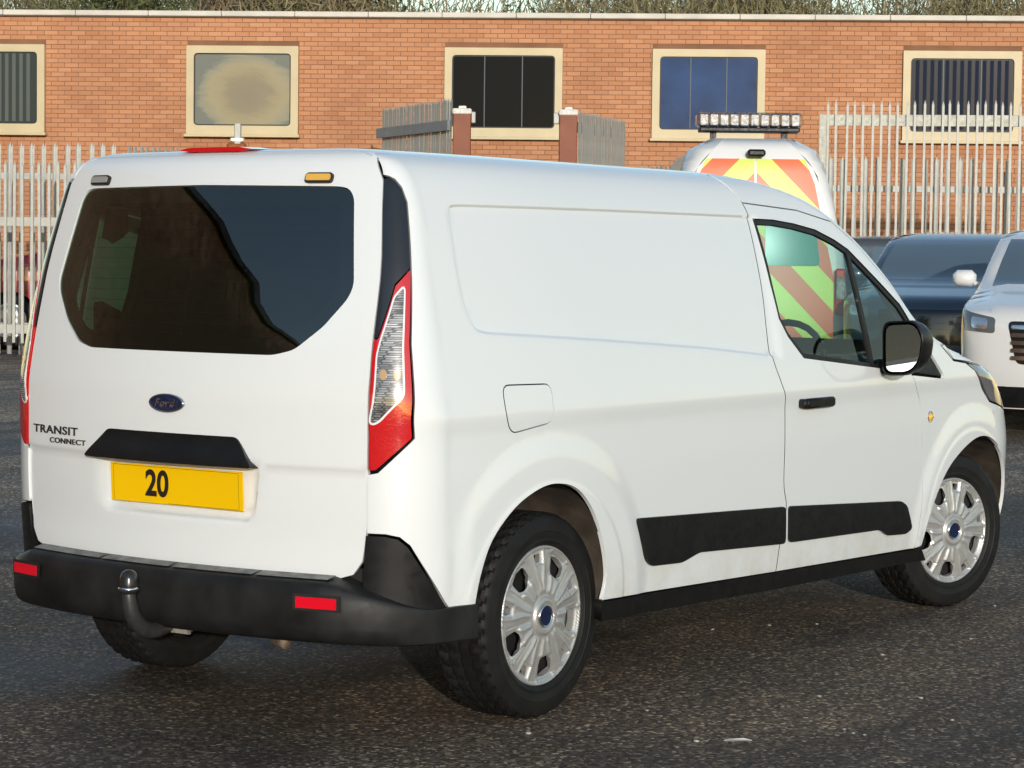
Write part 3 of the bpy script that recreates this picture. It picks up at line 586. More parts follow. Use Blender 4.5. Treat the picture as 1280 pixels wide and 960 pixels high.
# marker lamps and brake light
for yc in (-.431, .466):
    b = rnd([(yc-.046, .0), (yc+.046, 0), (yc+.046, .030), (yc-.046, .030)], .012, 5); b = [(y, 1.642+z) for y, z in b]
    bz = plink('marker_lamp', patch(RR, b, step=.02, rim=.012, off=.010, flip=True), M_seal_gap, tg)
    plink('marker_lens', patch(RR, inset(b, .0055), step=.012, rim=.006, off=.0145, flip=True), M_amber if yc < 0 else mat('marker_no_glint', (.30, .30, .27), .08, coat=1, bump=.6, bscale=200), van)  # same lens on both sides; the sun's glint is put into one colour
bl = MB(); BL = [(-.15, 0), (-.10, .007), (.10, .007), (.15, 0), (.10, -.007), (-.10, -.007)]
bl.add([(-.60+VAN.KR*y*y*.6, y, 1.7495+z) for y, z in BL]+[(-.50, y, 1.752+z) for y, z in BL], [(0, 1, 2, 3, 4, 5), (6, 7, 8, 9, 10, 11)]+[(i, (i+1) % 6, 6+(i+1) % 6, 6+i) for i in range(6)]); bl.build('brake_light', M_red, van)
# rear bumper beam
path = []
zb = .43
for c in np.linspace(-.405, sh(zb), 26): path.append((SD(c, zb), c))
pts = [q for q, c in path]+[RR(-t*float(VAN.Yc(zb)), zb) for t in np.linspace(1, 0, 16)[1:]]
pts = np.array(pts); pts = np.concatenate([pts, (pts*[1, -1, 1])[::-1][1:]]); n = len(pts)
tn = np.gradient(pts[:, :2], axis=0); tn /= np.linalg.norm(tn, axis=1)[:, None]; nr = np.stack([-tn[:, 1], tn[:, 0]], 1)
if (nr[n//2][0]) > 0: nr = -nr
arc = np.concatenate([[0], np.cumsum(np.linalg.norm(np.diff(pts[:, :2], axis=0), axis=1))]); dd = np.minimum(arc, arc[-1]-arc); fade = .06+.94*sstep((dd-.16)/.34)
prof = [(-.03, .505), (.0, .500), (.052, .489), (.064, .484), (.074, .474), (.082, .44), (.086, .40), (.082, .355), (.070, .322), (.045, .306), (.0, .300), (-.06, .305)]
bb = MB(); m = len(prof)
for i in range(n):
    for o, z in prof:
        k = fade[i]; zt = z if k > .9 else z+(min(z, .40)-z)*(1-k)
        q = pts[i, :2]+nr[i]*(o*k+.006 if o > 0 else o); bb.V.append((q[0], q[1], zt))
for i in range(n-1):
    for j in range(m-1): bb.F.append((i*m+j, i*m+j+1, (i+1)*m+j+1, (i+1)*m+j))
bump = bb.build('rear_bumper', mat('bumper_plastic', (.012, .012, .012), .5, spec=.35, var=.5, vscale=7, rvar=.12, bump=.12, bscale=800), van, smooth=True, sharp=38)
bk = patch(RR, [(-.69, .31), (.69, .31), (.69, .52), (-.69, .52)], step=.1, rim=0, off=-.03, flip=True); bs = patch(SD, edge(sh, .31, .60, 4)+[(-.64, .575), (-.59, .50), (-.50, .375), (-.42, .36), (-.42, .31)], step=.05, rim=0, off=-.014)
plink('bumper_backing', joinp(bk, bs, mir(bs)), M_seal_gap, bump)
for s in (0, 1): plink('bumper_wing', bwp if not s else mir(bwp), M_black, bump)
st = MB()
for y0, y1 in ((-.60, -.36), (-.35, -.05), (-.04, .25), (.26, .60)):
    st.add([(float(RR(y, .49)[0])-o-.008, y, z) for y in np.linspace(y0, y1, 6) for o, z in ((.004, .5015), (.046, .4930))], [(2*i, 2*i+1, 2*i+3, 2*i+2) for i in range(5)])
st.build('step_pad', mat('scuffed_step', (.16, .16, .15), .6, var=.5, vscale=25), bump)
for s in (-1, 1):
    rf = MB(); ya, yb = .53, .655
    xs = lambda y: float(RR(y, zb)[0])-.0955
    rf.add([(xs(s*y)-o, s*y, z) for o in (0, .006) for y, z in ((ya, .445), (yb, .445), (yb, .413), (ya, .413))], [(4, 5, 6, 7), (0, 1, 5, 4), (1, 2, 6, 5), (2, 3, 7, 6), (3, 0, 4, 7)]); rf.build('reflector', mat('reflector_red', (.75, .004, .02), .12, coat=1, emit=None), bump)
    rf = MB(); rf.add([(xs(s*y)+.002-o, s*y, z) for o in (0, .004) for y, z in ((ya-.012, .453), (yb+.012, .453), (yb+.012, .405), (ya-.012, .405))], [(4, 5, 6, 7), (0, 1, 5, 4), (1, 2, 6, 5), (2, 3, 7, 6), (3, 0, 4, 7)]); rf.build('reflector_seat', M_seal_gap, bump)
# tow bar
tb = MB(); cv = spline([(-.968, 0, .43), (-.966, 0, .40), (-.952, 0, .355), (-.915, 0, .315), (-.86, 0, .298), (-.78, 0, .31), (-.62, 0, .33)], 6)
tb.tube(cv, [.019+.006*min(1, i/12) for i in range(len(cv))], 14); tow = tb.build('tow_bar', mat('tow_steel', (.03, .03, .03), .38, var=.3, vscale=30), van, smooth=True, sharp=60)
b = MB(); b.lathe([(0, .030), (.012, .028), (.022, .020), (.0275, .006), (.028, -.012), (.030, -.030), (.026, -.040), (.015, -.045)], 24, 'z', (-.968, 0, .462)); b.build('ball_cover', mat('ball_cover_rubber', (.02, .02, .021), .22), tow, smooth=True)
b = MB(); b.lathe([(.0305, -.022), (.0325, -.025), (.0325, -.029), (.0305, -.032)], 24, 'z', (-.968, 0, .462)); b.build('ball_ring', M_chrome, tow, smooth=True)
b = MB(); b.box((-.80, -.085, .285), (-.79, .01, .345)); b.box((-.79, -.07, .29), (-.60, -.05, .36)); b.build('tow_plate', mat('worn_zinc', (.30, .29, .26), .6, metal=.3, var=.4, vscale=40), tow)
b = MB(); b.tube(spline([(-.2, -.30, .30), (-.55, -.31, .295), (-.70, -.34, .290), (-.74, -.42, .286)], 4), .019, 12); b.build('exhaust_pipe', mat('rusty_exhaust', (.16, .12, .085), .7, metal=.3, var=.5, vscale=30), van, smooth=True)
# underbody, arches, cabin
b = MB(); b.box((-.62, -.55, .30), (3.3, .55, .46)); b.box((.42, -.80, .262), (2.56, .80, .45)); b.box((-.06, -.70, .26), (.06, .70, .36)); b.box((-.70, -.62, .34), (-.45, .62, .48)); b.box((3.30, -.5, .25), (3.6, .5, .9)); b.build('underbody', M_dark, van)
for cx, rx, rz_, zc in ((-.064, .352, .392, .345), (3.085, .445, .405, .305)):
    for s in (-1, 1):
        lb = MB(); k = 26; y0, y1 = .90, .52
        for i in range(k+1):
            a = math.radians(-3+186*i/k); x_, z_ = cx+rx*math.cos(a), zc+rz_*math.sin(a); lip = abs(float(SD(x_, z_)[1]))-.010
            for y in (y0, .78, .66, y1):
                kk = 1.005 if y > .85 else 1.035; lb.V.append((cx+rx*kk*math.cos(a), s*min(y, lip), zc+rz_*kk*math.sin(a)+.006*math.sin(i*2.1)*(y < .85)))
        for i in range(k):
            for j in range(3): lb.F.append((i*4+j, i*4+j+1, i*4+5+j, i*4+4+j))
        c0 = len(lb.V); lb.V.append((cx, s*y1, zc))
        for i in range(k): lb.F.append((i*4+3, i*4+7, c0))
        lb.build('arch_liner', M_liner, van, smooth=True, sharp=50)
b = MB(); b.box((-.64, -.5, .46), (1.36, .5, .50)); b.build('cargo_floor', mat('ply_floor', (.20, .16, .11), .7), van)
b = MB(); b.box((1.33, -.72, .46), (1.345, .72, 1.64)); b.build('bulkhead', mat('bulkhead_grey', (.05, .05, .05), .6), van)
for s in (-1, 1):
    f = mir if s > 0 else (lambda p: p)
    cl = plink('cargo_lining', f(patch(SD, [(-.45, .80), (1.32, .80), (1.32, 1.60), (-.45, 1.60)], step=.2, rim=0, off=.075, flip=True)), mat('ply_lining_dark', (.035, .026, .018), .7), van)
    for x0, x1 in ((-.43, -.24), (-.19, .02), (.08, .30), (.36, .66), (.72, 1.02), (1.08, 1.31)): plink('lining_panel', f(patch(SD, rnd([(x0, .82), (x1, .82), (x1, 1.58), (x0, 1.58)], .02), step=.2, rim=.01, off=.085, flip=True)), M_inner if x0 < -.2 else MATS['ply_lining_dark'], cl)
b = MB(); b.box((-.5, -.52, 1.66), (1.3, .52, 1.672)); b.build('headliner', MATS['ply_lining_dark'], van)
b = MB(); b.box((1.36, -.78, .42), (3.2, .78, .52)); b.box((2.62, -.76, .62), (3.05, .76, 1.02), .05); b.box((2.45, -.62, .86), (2.70, -.2, 1.05), .04); b.build('dashboard', mat('dash_grey', (.04, .04, .045), .7), van)
for y in (-.40, .40):
    b = MB(); b.box((1.52, y-.25, .62), (2.05, y+.25, .80), .05)
    V = []; sect = [(.78, 1.50, .24, .07), (.95, 1.47, .25, .075), (1.15, 1.44, .23, .07), (1.24, 1.425, .16, .055)]
    k0 = len(b.V)
    for z, x, hw, th in sect:
        for i in range(12):
            a = 2*math.pi*i/12; b.V.append((x+th*math.copysign(abs(math.sin(a))**.6, math.sin(a)), y+hw*math.copysign(abs(math.cos(a))**.5, math.cos(a)), z))
    for i in range(3):
        for j in range(12): b.F.append((k0+i*12+j, k0+i*12+(j+1) % 12, k0+(i+1)*12+(j+1) % 12, k0+(i+1)*12+j))
    b.F.append(tuple(range(k0+36, k0+48))); seat = b.build('seat', M_fabric, van, smooth=True, sharp=50)
    b = MB(); b.box((1.40, y-.13, 1.27), (1.49, y+.13, 1.43), .035); b.box((1.43, y-.05, 1.2), (1.44, y-.04, 1.3)); b.box((1.43, y+.04, 1.2), (1.44, y+.05, 1.3)); b.build('headrest', M_fabric, seat)
b = MB()
tor = [(2.33+.10*math.sin(a)*.45, -.40+.18*math.cos(a), 1.02+.18*math.sin(a)*.9) for a in np.linspace(0, 2*math.pi, 25)]
b.tube(tor, .014, 8); b.tube([(2.33, -.57, 1.02), (2.36, -.40, 1.0), (2.33, -.23, 1.02)], .016, 8); b.tube([(2.36, -.40, 1.0), (2.6, -.40, .9)], .03, 8); b.build('steering_wheel', M_black, van, smooth=True)
# ---- wheels
def make_tyre():
    S = 240; hw = .1025; R = .322
    prof = [(.214, -.082), (.222, -.094), (.232, -.0985), (.234, -.1005), (.240, -.1005), (.242, -.0995), (.262, -.1025), (.264, -.1042), (.268, -.1042), (.270, -.1035), (.296, -.101), (.310, -.0945), (.3165, -.086), (.320, -.076)]
    tread = []
    for a, b_ in ((-.076, -.046), (-.036, -.006), (.006, .036), (.046, .076)):
        tread += [(.3215, a), (.3225, (a+b_)/2), (.3215, b_), (.311, b_+.0008), (.311, b_+.0092)]
    tread = tread[:-2]; prof = prof+tread+[(r, -y) for r, y in prof[::-1]]
    m_ = len(prof); V = np.zeros((S, m_, 3)); 
    for j in range(S):
        a = 2*math.pi*j/S
        for i, (r, y) in enumerate(prof):
            q = (j+int(round(abs(y)*90))) % 6
            if r > .315 and abs(y) > .045 and q in (0, 1): r -= .007
            elif r > .32 and q == 3 and abs(y) < .046: r -= .007
            V[j, i] = (r*math.cos(a), y, r*math.sin(a))
    F = [(j*m_+i, j*m_+i+1, ((j+1) % S)*m_+i+1, ((j+1) % S)*m_+i) for j in range(S) for i in range(m_-1)]
    b = MB(); b.add(V.reshape(-1, 3), F); me = mesh(b.V, b.F, smooth=False); b.fix(me); me.polygons.foreach_set('use_smooth', [True]*len(me.polygons)); me.set_sharp_from_angle(angle=math.radians(28)); me.materials.append(M_tyre); return me
tyre_me = make_tyre()
RC = .222
def cover_y(x, z):
    r = np.hypot(x, z); a = np.arctan2(z, x); q = r/RC
    y = -.090-.012*np.cos(np.clip(q, 0, 1)*math.pi/2*1.1)
    # ridges either side of every opening, running in towards the hub
    for k5, half in ((47, .235), (83, .135)):
        t5 = np.abs((a-math.radians(k5)+math.pi/5) % (2*math.pi/5)-math.pi/5); ww = half*(.62+.38*sstep((q-.45)/.25))
        y = y-.0055*np.exp(-((t5-ww)*r/.0075)**2)*sstep((q-.30)/.08)*sstep((.955-q)/.03)
    y = y+.0022*np.exp(-((np.abs((a-math.radians(65)+math.pi/10) % (math.pi/5)-math.pi/10))*r/.0060)**2)*sstep((q-.32)/.1)*sstep((.9-q)/.1)
    y = y-.010*sstep((.29-q)/.05)+.006*sstep((.20-q)/.02)
    y = y-.006*sstep((q-.93)/.03)+.016*sstep((q-.975)/.025)
    # dished pockets round the openings
    b5 = np.abs((a-math.radians(47)+math.pi/5) % (2*math.pi/5)-math.pi/5); pk = sstep((.30-b5)/.06)*sstep((q-.56)/.06)*sstep((.93-q)/.05)
    s5 = np.abs((a-math.radians(83)+math.pi/5) % (2*math.pi/5)-math.pi/5); pk2 = sstep((.16-s5)/.05)*sstep((q-.70)/.05)*sstep((.95-q)/.04)
    return y+.008*pk+.006*pk2
def cover_chart(a, b): return np.stack([a, cover_y(a, b), b], -1)
holes = []
pol = lambda q, t: (q*RC*math.cos(t), q*RC*math.sin(t))
for k in range(5):
    t = math.radians(47+72*k); holes.append(rnd([pol(.59, t-.11), pol(.68, t-.23), pol(.85, t-.20), pol(.875, t), pol(.85, t+.20), pol(.68, t+.23), pol(.59, t+.11)], .008, 4))
    t = math.radians(83+72*k); holes.append(rnd([pol(.76, t-.055), pol(.88, t-.085), pol(.88, t+.085), pol(.76, t+.055)], .004, 3))
circ = [(RC*math.cos(t), RC*math.sin(t)) for t in np.linspace(0, 2*math.pi, 97)[:-1]]
cv_ = patch(cover_chart, circ, holes, step=.0042, rim=.02); cover_me = mesh(cv_[0], cv_[1], cv_[2]); cover_me.materials.append(M_alloy)
hb = MB(); hb.lathe([(.0, -.030), (.12, -.03), (.20, -.045), (.215, -.07), (.216, .07), (.19, .08), (.0, .05)], 40, 'y'); hub_me = mesh(hb.V, hb.F, smooth=False); hb.fix(hub_me); hub_me.materials.append(mat('steel_wheel_black', (.015, .015, .015), .6))
def oval_me(a, b, y, n=28):
    V = [(a*math.cos(2*math.pi*i/n), y, b*math.sin(2*math.pi*i/n)) for i in range(n)]; return mesh(V, [tuple(range(n))], smooth=False)
cap_me = oval_me(.030, .030, -.1085); cap_me.materials.append(M_navy); 
crm = MB(); crm.lathe([(.030, -.108), (.0335, -.1115), (.037, -.108), (.038, -.100)], 32, 'y'); cap_rim = mesh(crm.V, crm.F); cap_rim.materials.append(M_chrome)
wheel0 = None
for x, y, rz in ((0, -.735, 0), (3.062, -.735, math.radians(-16)), (0, .735, math.pi), (3.062, .735, math.pi-math.radians(16))):
    wh = empty('wheel', (x, y, .320), rz); wh.parent = van; wh.rotation_euler = (0, math.radians(-14) if x == 0 else 0, rz)
    for nm, me in (('tyre', tyre_me), ('wheel_rim', hub_me), ('wheel_cover', cover_me), ('centre_cap', cap_me), ('cap_ring', cap_rim)): link(nm, me, None, wh)
# ================================================================ place frame: L metres to the right, D metres ahead of the photographer's spot
FX, FY = math.cos(YAW), math.sin(YAW)
def WP(L, D, z=0.): return Vector((CAM[0]+D*FX+L*FY, CAM[1]+D*FY-L*FX, z))
BYAW = YAW-math.pi/2                      # local x = right, local y = away
# ---------------------------------------------------------------- brick building
def brick_mat():
    m = bpy.data.materials.new('orange_brick'); m.use_nodes = True; t = m.node_tree; b = t.nodes['Principled BSDF']; L = t.links.new
    g = t.nodes.new('ShaderNodeNewGeometry'); oi = t.nodes.new('ShaderNodeObjectInfo'); ad = t.nodes.new('ShaderNodeMath'); L(g.outputs['Random Per Island'], ad.inputs[0]); L(oi.outputs['Random'], ad.inputs[1])
    fr = t.nodes.new('ShaderNodeMath'); fr.operation = 'FRACT'; L(ad.outputs[0], fr.inputs[0])
    r = t.nodes.new('ShaderNodeValToRGB'); L(fr.outputs[0], r.inputs[0]); e = r.color_ramp.elements
    for p, c in ((.35, (.51, .235, .115)), (.65, (.53, .25, .122)), (.9, (.56, .275, .14))): e.new(p).color = (*c, 1)
    e[0].color = (.47, .21, .10, 1); e[-1].color = (.49, .22, .107, 1)
    tc = t.nodes.new('ShaderNodeTexCoord'); n = t.nodes.new('ShaderNodeTexNoise'); n.inputs['Scale'].default_value = .7; n.inputs['Detail'].default_value = 6; L(g.outputs['Position'], n.inputs['Vector'])
    r2 = t.nodes.new('ShaderNodeValToRGB'); L(n.outputs[0], r2.inputs[0]); r2.color_ramp.elements[0].position = .3; r2.color_ramp.elements[0].color = (.84, .82, .82, 1); r2.color_ramp.elements[1].position = .7; r2.color_ramp.elements[1].color = (1.06, 1.06, 1.06, 1)
    x = t.nodes.new('ShaderNodeMix'); x.data_type = 'RGBA'; x.blend_type = 'MULTIPLY'; x.inputs[0].default_value = 1; L(r.outputs[0], x.inputs[6]); L(r2.outputs[0], x.inputs[7]); L(x.outputs[2], b.inputs['Base Color'])
    b.inputs['Roughness'].default_value = .85; return m
M_brick = brick_mat()
M_mortar = mat('mortar', (.23, .115, .062), .95, var=.15, vscale=3)
M_cream = mat('cream_frame', (.56, .46, .27), .5, var=.06, vscale=3)
M_coping = mat('pale_coping', (.62, .58, .50), .7, var=.12, vscale=2)
bld = empty('brick_building', WP(0, 39.0), BYAW-math.radians(3.2)); tag(bld, 'long orange brick building with cream framed windows and flat pale coping', 'building')
WINS = [(-9.50, -7.70), (-5.36, -3.53), (-1.15, .76), (2.21, 4.02), (6.22, 8.10)]; WZ0, WZ1 = 3.36, 4.79
U0, U1, ZT = -12.0, 12.0, 5.27
def brick_geo(a, b, z0, z1, y0=0., y1=.10): return [(a, y0, z0), (b, y0, z0), (b, y0, z1), (a, y0, z1), (a+.002, y1, z0+.002), (b-.002, y1, z0+.002), (b-.002, y1, z1-.002), (a+.002, y1, z1-.002)], [(0, 1, 2, 3), (0, 4, 5, 1), (1, 5, 6, 2), (2, 6, 7, 3), (3, 7, 4, 0)]
stuffb = MB(); singles = 0; brick_shared = None
nrow = int(ZT/.075)
for row in range(nrow):
    z0 = row*.075+.005; z1 = z0+.065; off = (row % 2)*.1125
    k = 0; u = U0+off
    while u < U1:
        a, b_ = u+.005, u+.220; u += .225
        segs = [(a, b_)]
        if z1 > WZ0-.02 and z0 < WZ1+.02:
            for wa, wb in WINS:
                ns = []
                for s0, s1 in segs:
                    if s1 <= wa or s0 >= wb: ns.append((s0, s1)); continue
                    if s0 < wa-.02: ns.append((s0, wa-.004))
                    if s1 > wb+.02: ns.append((wb+.004, s1))
                segs = ns
        for s0, s1 in segs:
            jy = random.uniform(-.003, .003)
            if singles < 300 and 4.12 < s0 and s1 < 6.18 and z0 > 3.28 and abs((s1-s0)-.215) < 1e-6:
                if brick_shared is None:
                    V, F = brick_geo(0, .215, 0, .065); brick_shared = mesh(V, F, smooth=False); brick_shared.materials.append(M_brick)
                o = link('brick', brick_shared, None, bld); o.location = (s0, jy, z0); singles += 1
            else: stuffb.add(*brick_geo(s0, s1, z0, z1, jy, .10+jy))
o = stuffb.build('brickwork', M_brick, bld); o['kind'] = 'stuff'
b = MB()
cols = sorted([U0]+[x for w_ in WINS for x in w_]+[U1])
b.box((U0, .009, 0), (U1, .25, WZ0-.0)); b.box((U0, .009, WZ1), (U1, .25, ZT))
for i in range(0, len(cols), 2): b.box((cols[i], .009, WZ0), (cols[i+1], .25, WZ1))
b.build('wall_backing', M_mortar, bld)
b = MB(); b.box((U0, .30, 0), (U1, .32, ZT)); b.box((U0, .3, ZT-.1), (U1, 9, ZT)); b.box((U0, .25, 0), (U0+.2, 9, ZT)); b.box((U1-.2, .25, 0), (U1, 9, ZT)); b.box((U0, 8.8, 0), (U1, 9, ZT)); b.build('building_shell', mat('dim_room', (.06, .06, .06), .9), bld)
x = U0
while x < U1:
    b = MB(); b.box((x+.004, -.07, ZT), (x+1.196, .32, ZT+.085), .008); b.build('coping_stone', M_coping, bld); x += 1.2
b = MB(); b.box((U0, -.05, ZT-.022), (U1, -.01, ZT-.002)); b.build('drip_strip', mat('drip_dark', (.12, .08, .05), .8), bld)
pane_m = [mat('pane_grey', (.05, .06, .055), .1, spec=.2), None, mat('pane_black', (.007, .009, .011), .12, spec=.05), mat('pane_blue', (.018, .055, .15), .1, spec=.12, var=.25, vscale=2), mat('pane_navy', (.010, .018, .036), .1, spec=.14)]  # blue pane: reflected sky is put into its base colour
def dusty():
    m = bpy.data.materials.new('dusty_pane'); m.use_nodes = True; t = m.node_tree; b = t.nodes['Principled BSDF']; L = t.links.new
    tc = t.nodes.new('ShaderNodeTexCoord'); n = t.nodes.new('ShaderNodeTexNoise'); n.inputs['Scale'].default_value = 1.6; n.inputs['Detail'].default_value = 9; n.inputs['Roughness'].default_value = .68; n.inputs['Distortion'].default_value = 1.2; ms = t.nodes.new('ShaderNodeMapping'); ms.inputs['Scale'].default_value = (.8, 1, 2.4); L(tc.outputs['Object'], ms.inputs[0]); L(ms.outputs[0], n.inputs['Vector'])
    gr = t.nodes.new('ShaderNodeVectorMath'); gr.operation = 'LENGTH'; mp = t.nodes.new('ShaderNodeMapping'); mp.inputs['Location'].default_value = (4.35/.62, 0, -4.0/.5); mp.inputs['Scale'].default_value = (1/.62, .0, 1/.5); L(tc.outputs['Object'], mp.inputs[0]); L(mp.outputs[0], gr.inputs[0])
    ad = t.nodes.new('ShaderNodeMath'); ad.operation = 'MULTIPLY_ADD'; ad.inputs[1].default_value = .9; L(n.outputs[0], ad.inputs[0]); L(gr.outputs['Value'], ad.inputs[2])
    r = t.nodes.new('ShaderNodeValToRGB'); L(ad.outputs[0], r.inputs[0]); e = r.color_ramp.elements
    for q in range(4): e.new(.5)
    for k, (p, c) in zip(e, ((.45, (.20, .165, .10)), (.72, (.215, .18, .10)), (.86, (.27, .225, .115)), (.95, (.29, .245, .13)), (1.0, (.22, .21, .14)), (1.0, (.13, .14, .11)))): k.position = p; k.color = (*c, 1)
    mr = t.nodes.new('ShaderNodeMath'); mr.operation = 'MULTIPLY'; mr.inputs[1].default_value = .55; L(ad.outputs[0], mr.inputs[0]); t.links.remove(r.inputs[0].links[0]); L(mr.outputs[0], r.inputs[0])
    for k, p in zip(e, (.35, .55, .66, .78, .92, 1.0)): k.position = p
    L(r.outputs[0], b.inputs['Base Color']); b.inputs['Roughness'].default_value = .5; return m
pane_m[1] = dusty()
for i, (a, b_) in enumerate(WINS):
    wn = MB(); fw = .12; y0 = -.11 if i < 2 else -.07
    outer = rnd([(a, WZ0), (b_, WZ0), (b_, WZ1), (a, WZ1)], .008, 2); inn = rnd([(a+fw, WZ0+fw*1.15), (b_-fw, WZ0+fw*1.15), (b_-fw, WZ1-fw), (a+fw, WZ1-fw)], .07, 5)
    pt = patch(lambda p, q: np.stack([p, 0*p+y0, q], -1), outer, [inn], step=.3, rim=.22, bst=.3); fr = plink('window_frame', pt, M_cream, bld)
    b = MB(); b.box((a-.03, y0-.06, WZ0-.05), (b_+.03, .0, WZ0-.002), .006); b.build('sill', M_cream, fr)
    pi_ = inset(inn, .0); ga = MB(); ga.add([(u, y0+.035, z) for u, z in pi_], [tuple(range(len(pi_)))]); ga.build('glazing_gasket', M_seal_gap, fr)
    pi_ = inset(inn, .022); ga = MB(); ga.add([(u, y0+.030, z) for u, z in pi_], [tuple(range(len(pi_)))]); pn = ga.build('pane', pane_m[i], fr)
    if i in (2, 3, 4):
        for f_ in (.34, .66):
            u = a+(b_-a)*f_; v = MB(); v.box((u-.008, y0+.018, WZ0+.15), (u+.008, y0+.0295, WZ1-.13)); v.build('glazing_bar', mat('thin_bar', (.05, .065, .08), .5), fr)
    if i in (0, 4):
        u = a+.2; k = 0
        while u < b_-.2:
            zl = WZ0+.18 if i != 2 else WZ1-.75-.25*random.random()
            v = MB(); v.box((u, y0+.0235, zl), (u+.058, y0+.0288, WZ1-.15)); v.build('blind_slat', mat(['blind_grey', '', 'blind_dark', '', 'blind_navy'][i], [(.11, .125, .11), 0, (.013, .015, .017), 0, (.015, .021, .040)][i], .7, spec=.08), fr); u += .118
# ---------------------------------------------------------------- galvanised fences
def pale_mesh(h, w_=.068, dp=.018, tri=True):
    b = MB(); xs = [-w_/2, -w_/4, 0, w_/4, w_/2]; ys = [dp, 0, dp*.7, 0, dp]; t = .003
    tops = [h-.02, h-.06, h, h-.06, h-.02] if tri else [h-.05, h-.02, h, h-.02, h-.05]
    V = [(x_, y_, .05) for x_, y_ in zip(xs, ys)]+[(x_, y_+(.0 if i % 2 else -.012), z) for i, (x_, y_, z) in enumerate(zip(xs, ys, tops))]
    V += [(x_, y_+t, z) for x_, y_, z in V]
    F = [(i, i+1, i+6, i+5) for i in range(4)]+[(10+i+1, 10+i, 10+i+5, 10+i+6) for i in range(4)]+[(0, 5, 15, 10), (4, 14, 19, 9)]+[(5+i, 6+i, 16+i, 15+i) for i in range(4)]
    b.add(V, F); me = mesh(b.V, b.F, smooth=False); b.fix(me); me.materials.append(M_galv); return me
def bar_mesh(z0, h, w_=.03):
    b = MB(); q = w_/2; b.add([(-q, -q, z0), (q, -q, z0), (q, q, z0), (-q, q, z0), (-q, -q, h-.06), (q, -q, h-.06), (q, q, h-.06), (-q, q, h-.06), (0, 0, h)], [(3, 2, 1, 0), (0, 1, 5, 4), (1, 2, 6, 5), (2, 3, 7, 6), (3, 0, 4, 7), (4, 5, 8), (5, 6, 8), (6, 7, 8), (7, 4, 8)])
    me = mesh(b.V, b.F, smooth=False); b.fix(me); me.materials.append(M_galv); return me
def fence(name, A, B, pitch, pale, rails, label, cat, group=None, post=2.75, rail_m=None, posts=True, rail_h=.045):
    a, b = WP(*A), WP(*B); v = b-a; Ln = v.length; e = empty(name, a, math.atan2(v.y, v.x)); tag(e, label, cat, group)
    n = int(Ln/pitch)
    for i in range(n+1): o = link('pale' if posts else 'bar', pale, None, e); o.location = (i*pitch, random.uniform(-.004, .004), random.uniform(-.012, .012)); o.rotation_euler = (0, random.uniform(-.006, .006), 0)
    for z in rails:
        k = MB(); k.box((-.05, .022, z-rail_h), (Ln+.05, .072, z+rail_h), .004); k.build('rail', rail_m or M_galv, e)
    if posts:
        x_ = 0.
        while x_ <= Ln+.01: k = MB(); k.box((x_-.05, .075, 0), (x_+.05, .145, rails[0]+.25), .004); k.build('fence_post', M_galv, e); x_ += post
    return e
P3 = pale_mesh(2.87); 
px = lambda p, D: ((p-640)/FPX*D, D)
fence('palisade_fence', px(-120, 32), px(150, 32), .155, P3, (2.42, .42), 'near galvanised palisade fence with three pointed pales left of the van', 'fence')
fence('palisade_fence', px(160, 32.1), px(470, 37.6), .135, P3, (2.42, .42), 'palisade fence run slanting back to the gate leaf, seen over the tailgate roof', 'fence')
fence('palisade_fence', px(790, 37.6), px(1000, 33.4), .135, P3, (2.42, .42), 'palisade fence run slanting forward below the light bar', 'fence')
fence('palisade_fence', px(1006, 33.2), px(1420, 33.0), .16, P3, (2.42, .42), 'palisade fence with wide pales standing behind the tall framed bar gate', 'fence')
B1 = bar_mesh(.25, 2.58, .036); B2 = bar_mesh(.2, 3.52, .030)
gt = fence('bar_gate', px(-60, 30.8), px(150, 30.8), .112, B1, (1.80, .42), 'low steel bar gate with flat rail in front of the palisade pales', 'gate', posts=False, rail_h=.06)
k = MB(); k.box((-.08, -.03, 0), (.02, .07, 2.6), .006); k.box((2.14, -.03, 0), (2.24, .07, 2.6), .006); k.build('gate_stile', M_galv, gt)
M_galvlite = mat('blotchy_galvanised', (.40, .40, .34), .55, metal=.2, var=.25, vscale=22)
gt = fence('bar_gate', px(1030, 31.5), px(1460, 31.0), .1125, B2, (3.26, 1.6, .3), 'tall pale framed bar gate with spikes above its top rail', 'gate', posts=False, rail_m=M_galvlite, rail_h=.075)
k = MB(); k.box((-.12, .0, .0), (-.02, .08, 3.335), .004); k.build('gate_stile', M_galvlite, gt)
# brown gate posts and folded leaves
M_rust = mat('brown_post_paint', (.215, .060, .022), .6, var=.16, vscale=5)
for i, (p0, lab) in enumerate(((574, 'brown square gate post beside the longer folded gate leaf'), (706, 'brown square gate post beside the shorter folded gate leaf'))):
    e = empty('gate_post', WP(*px(p0, 34)), BYAW); tag(e, lab, 'gate post')
    k = MB(); k.box((-.125, -.125, 0), (.125, .125, 3.42), .01); k.build('shaft', M_rust, e)
    k = MB(); k.box((-.135, -.135, 3.42), (.135, .135, 3.50), .015); k.box((-.05, -.06, 3.50), (.06, .05, 3.54), .01); k.build('cap', mat('chalky_white', (.70, .68, .62), .7, var=.2, vscale=20), e)
    s = 1 if i == 0 else -1
    for zh in (3.38, 1.0): k = MB(); k.box((s*.13, -.04, zh-.08), (s*.19, .04, zh+.08), .01); k.build('hinge', M_galv, e)
PG = pale_mesh(3.66, .078, .014)
M_grey = mat('blue_grey_rail', (.20, .235, .25), .5, var=.1, vscale=5)
fence('gate_leaf', px(560, 34.1), px(474, 36.6), .086, PG, (3.27, .5), 'longer grey palisade gate leaf folded back from the brown post', 'gate', posts=False, rail_m=M_grey, rail_h=.075)
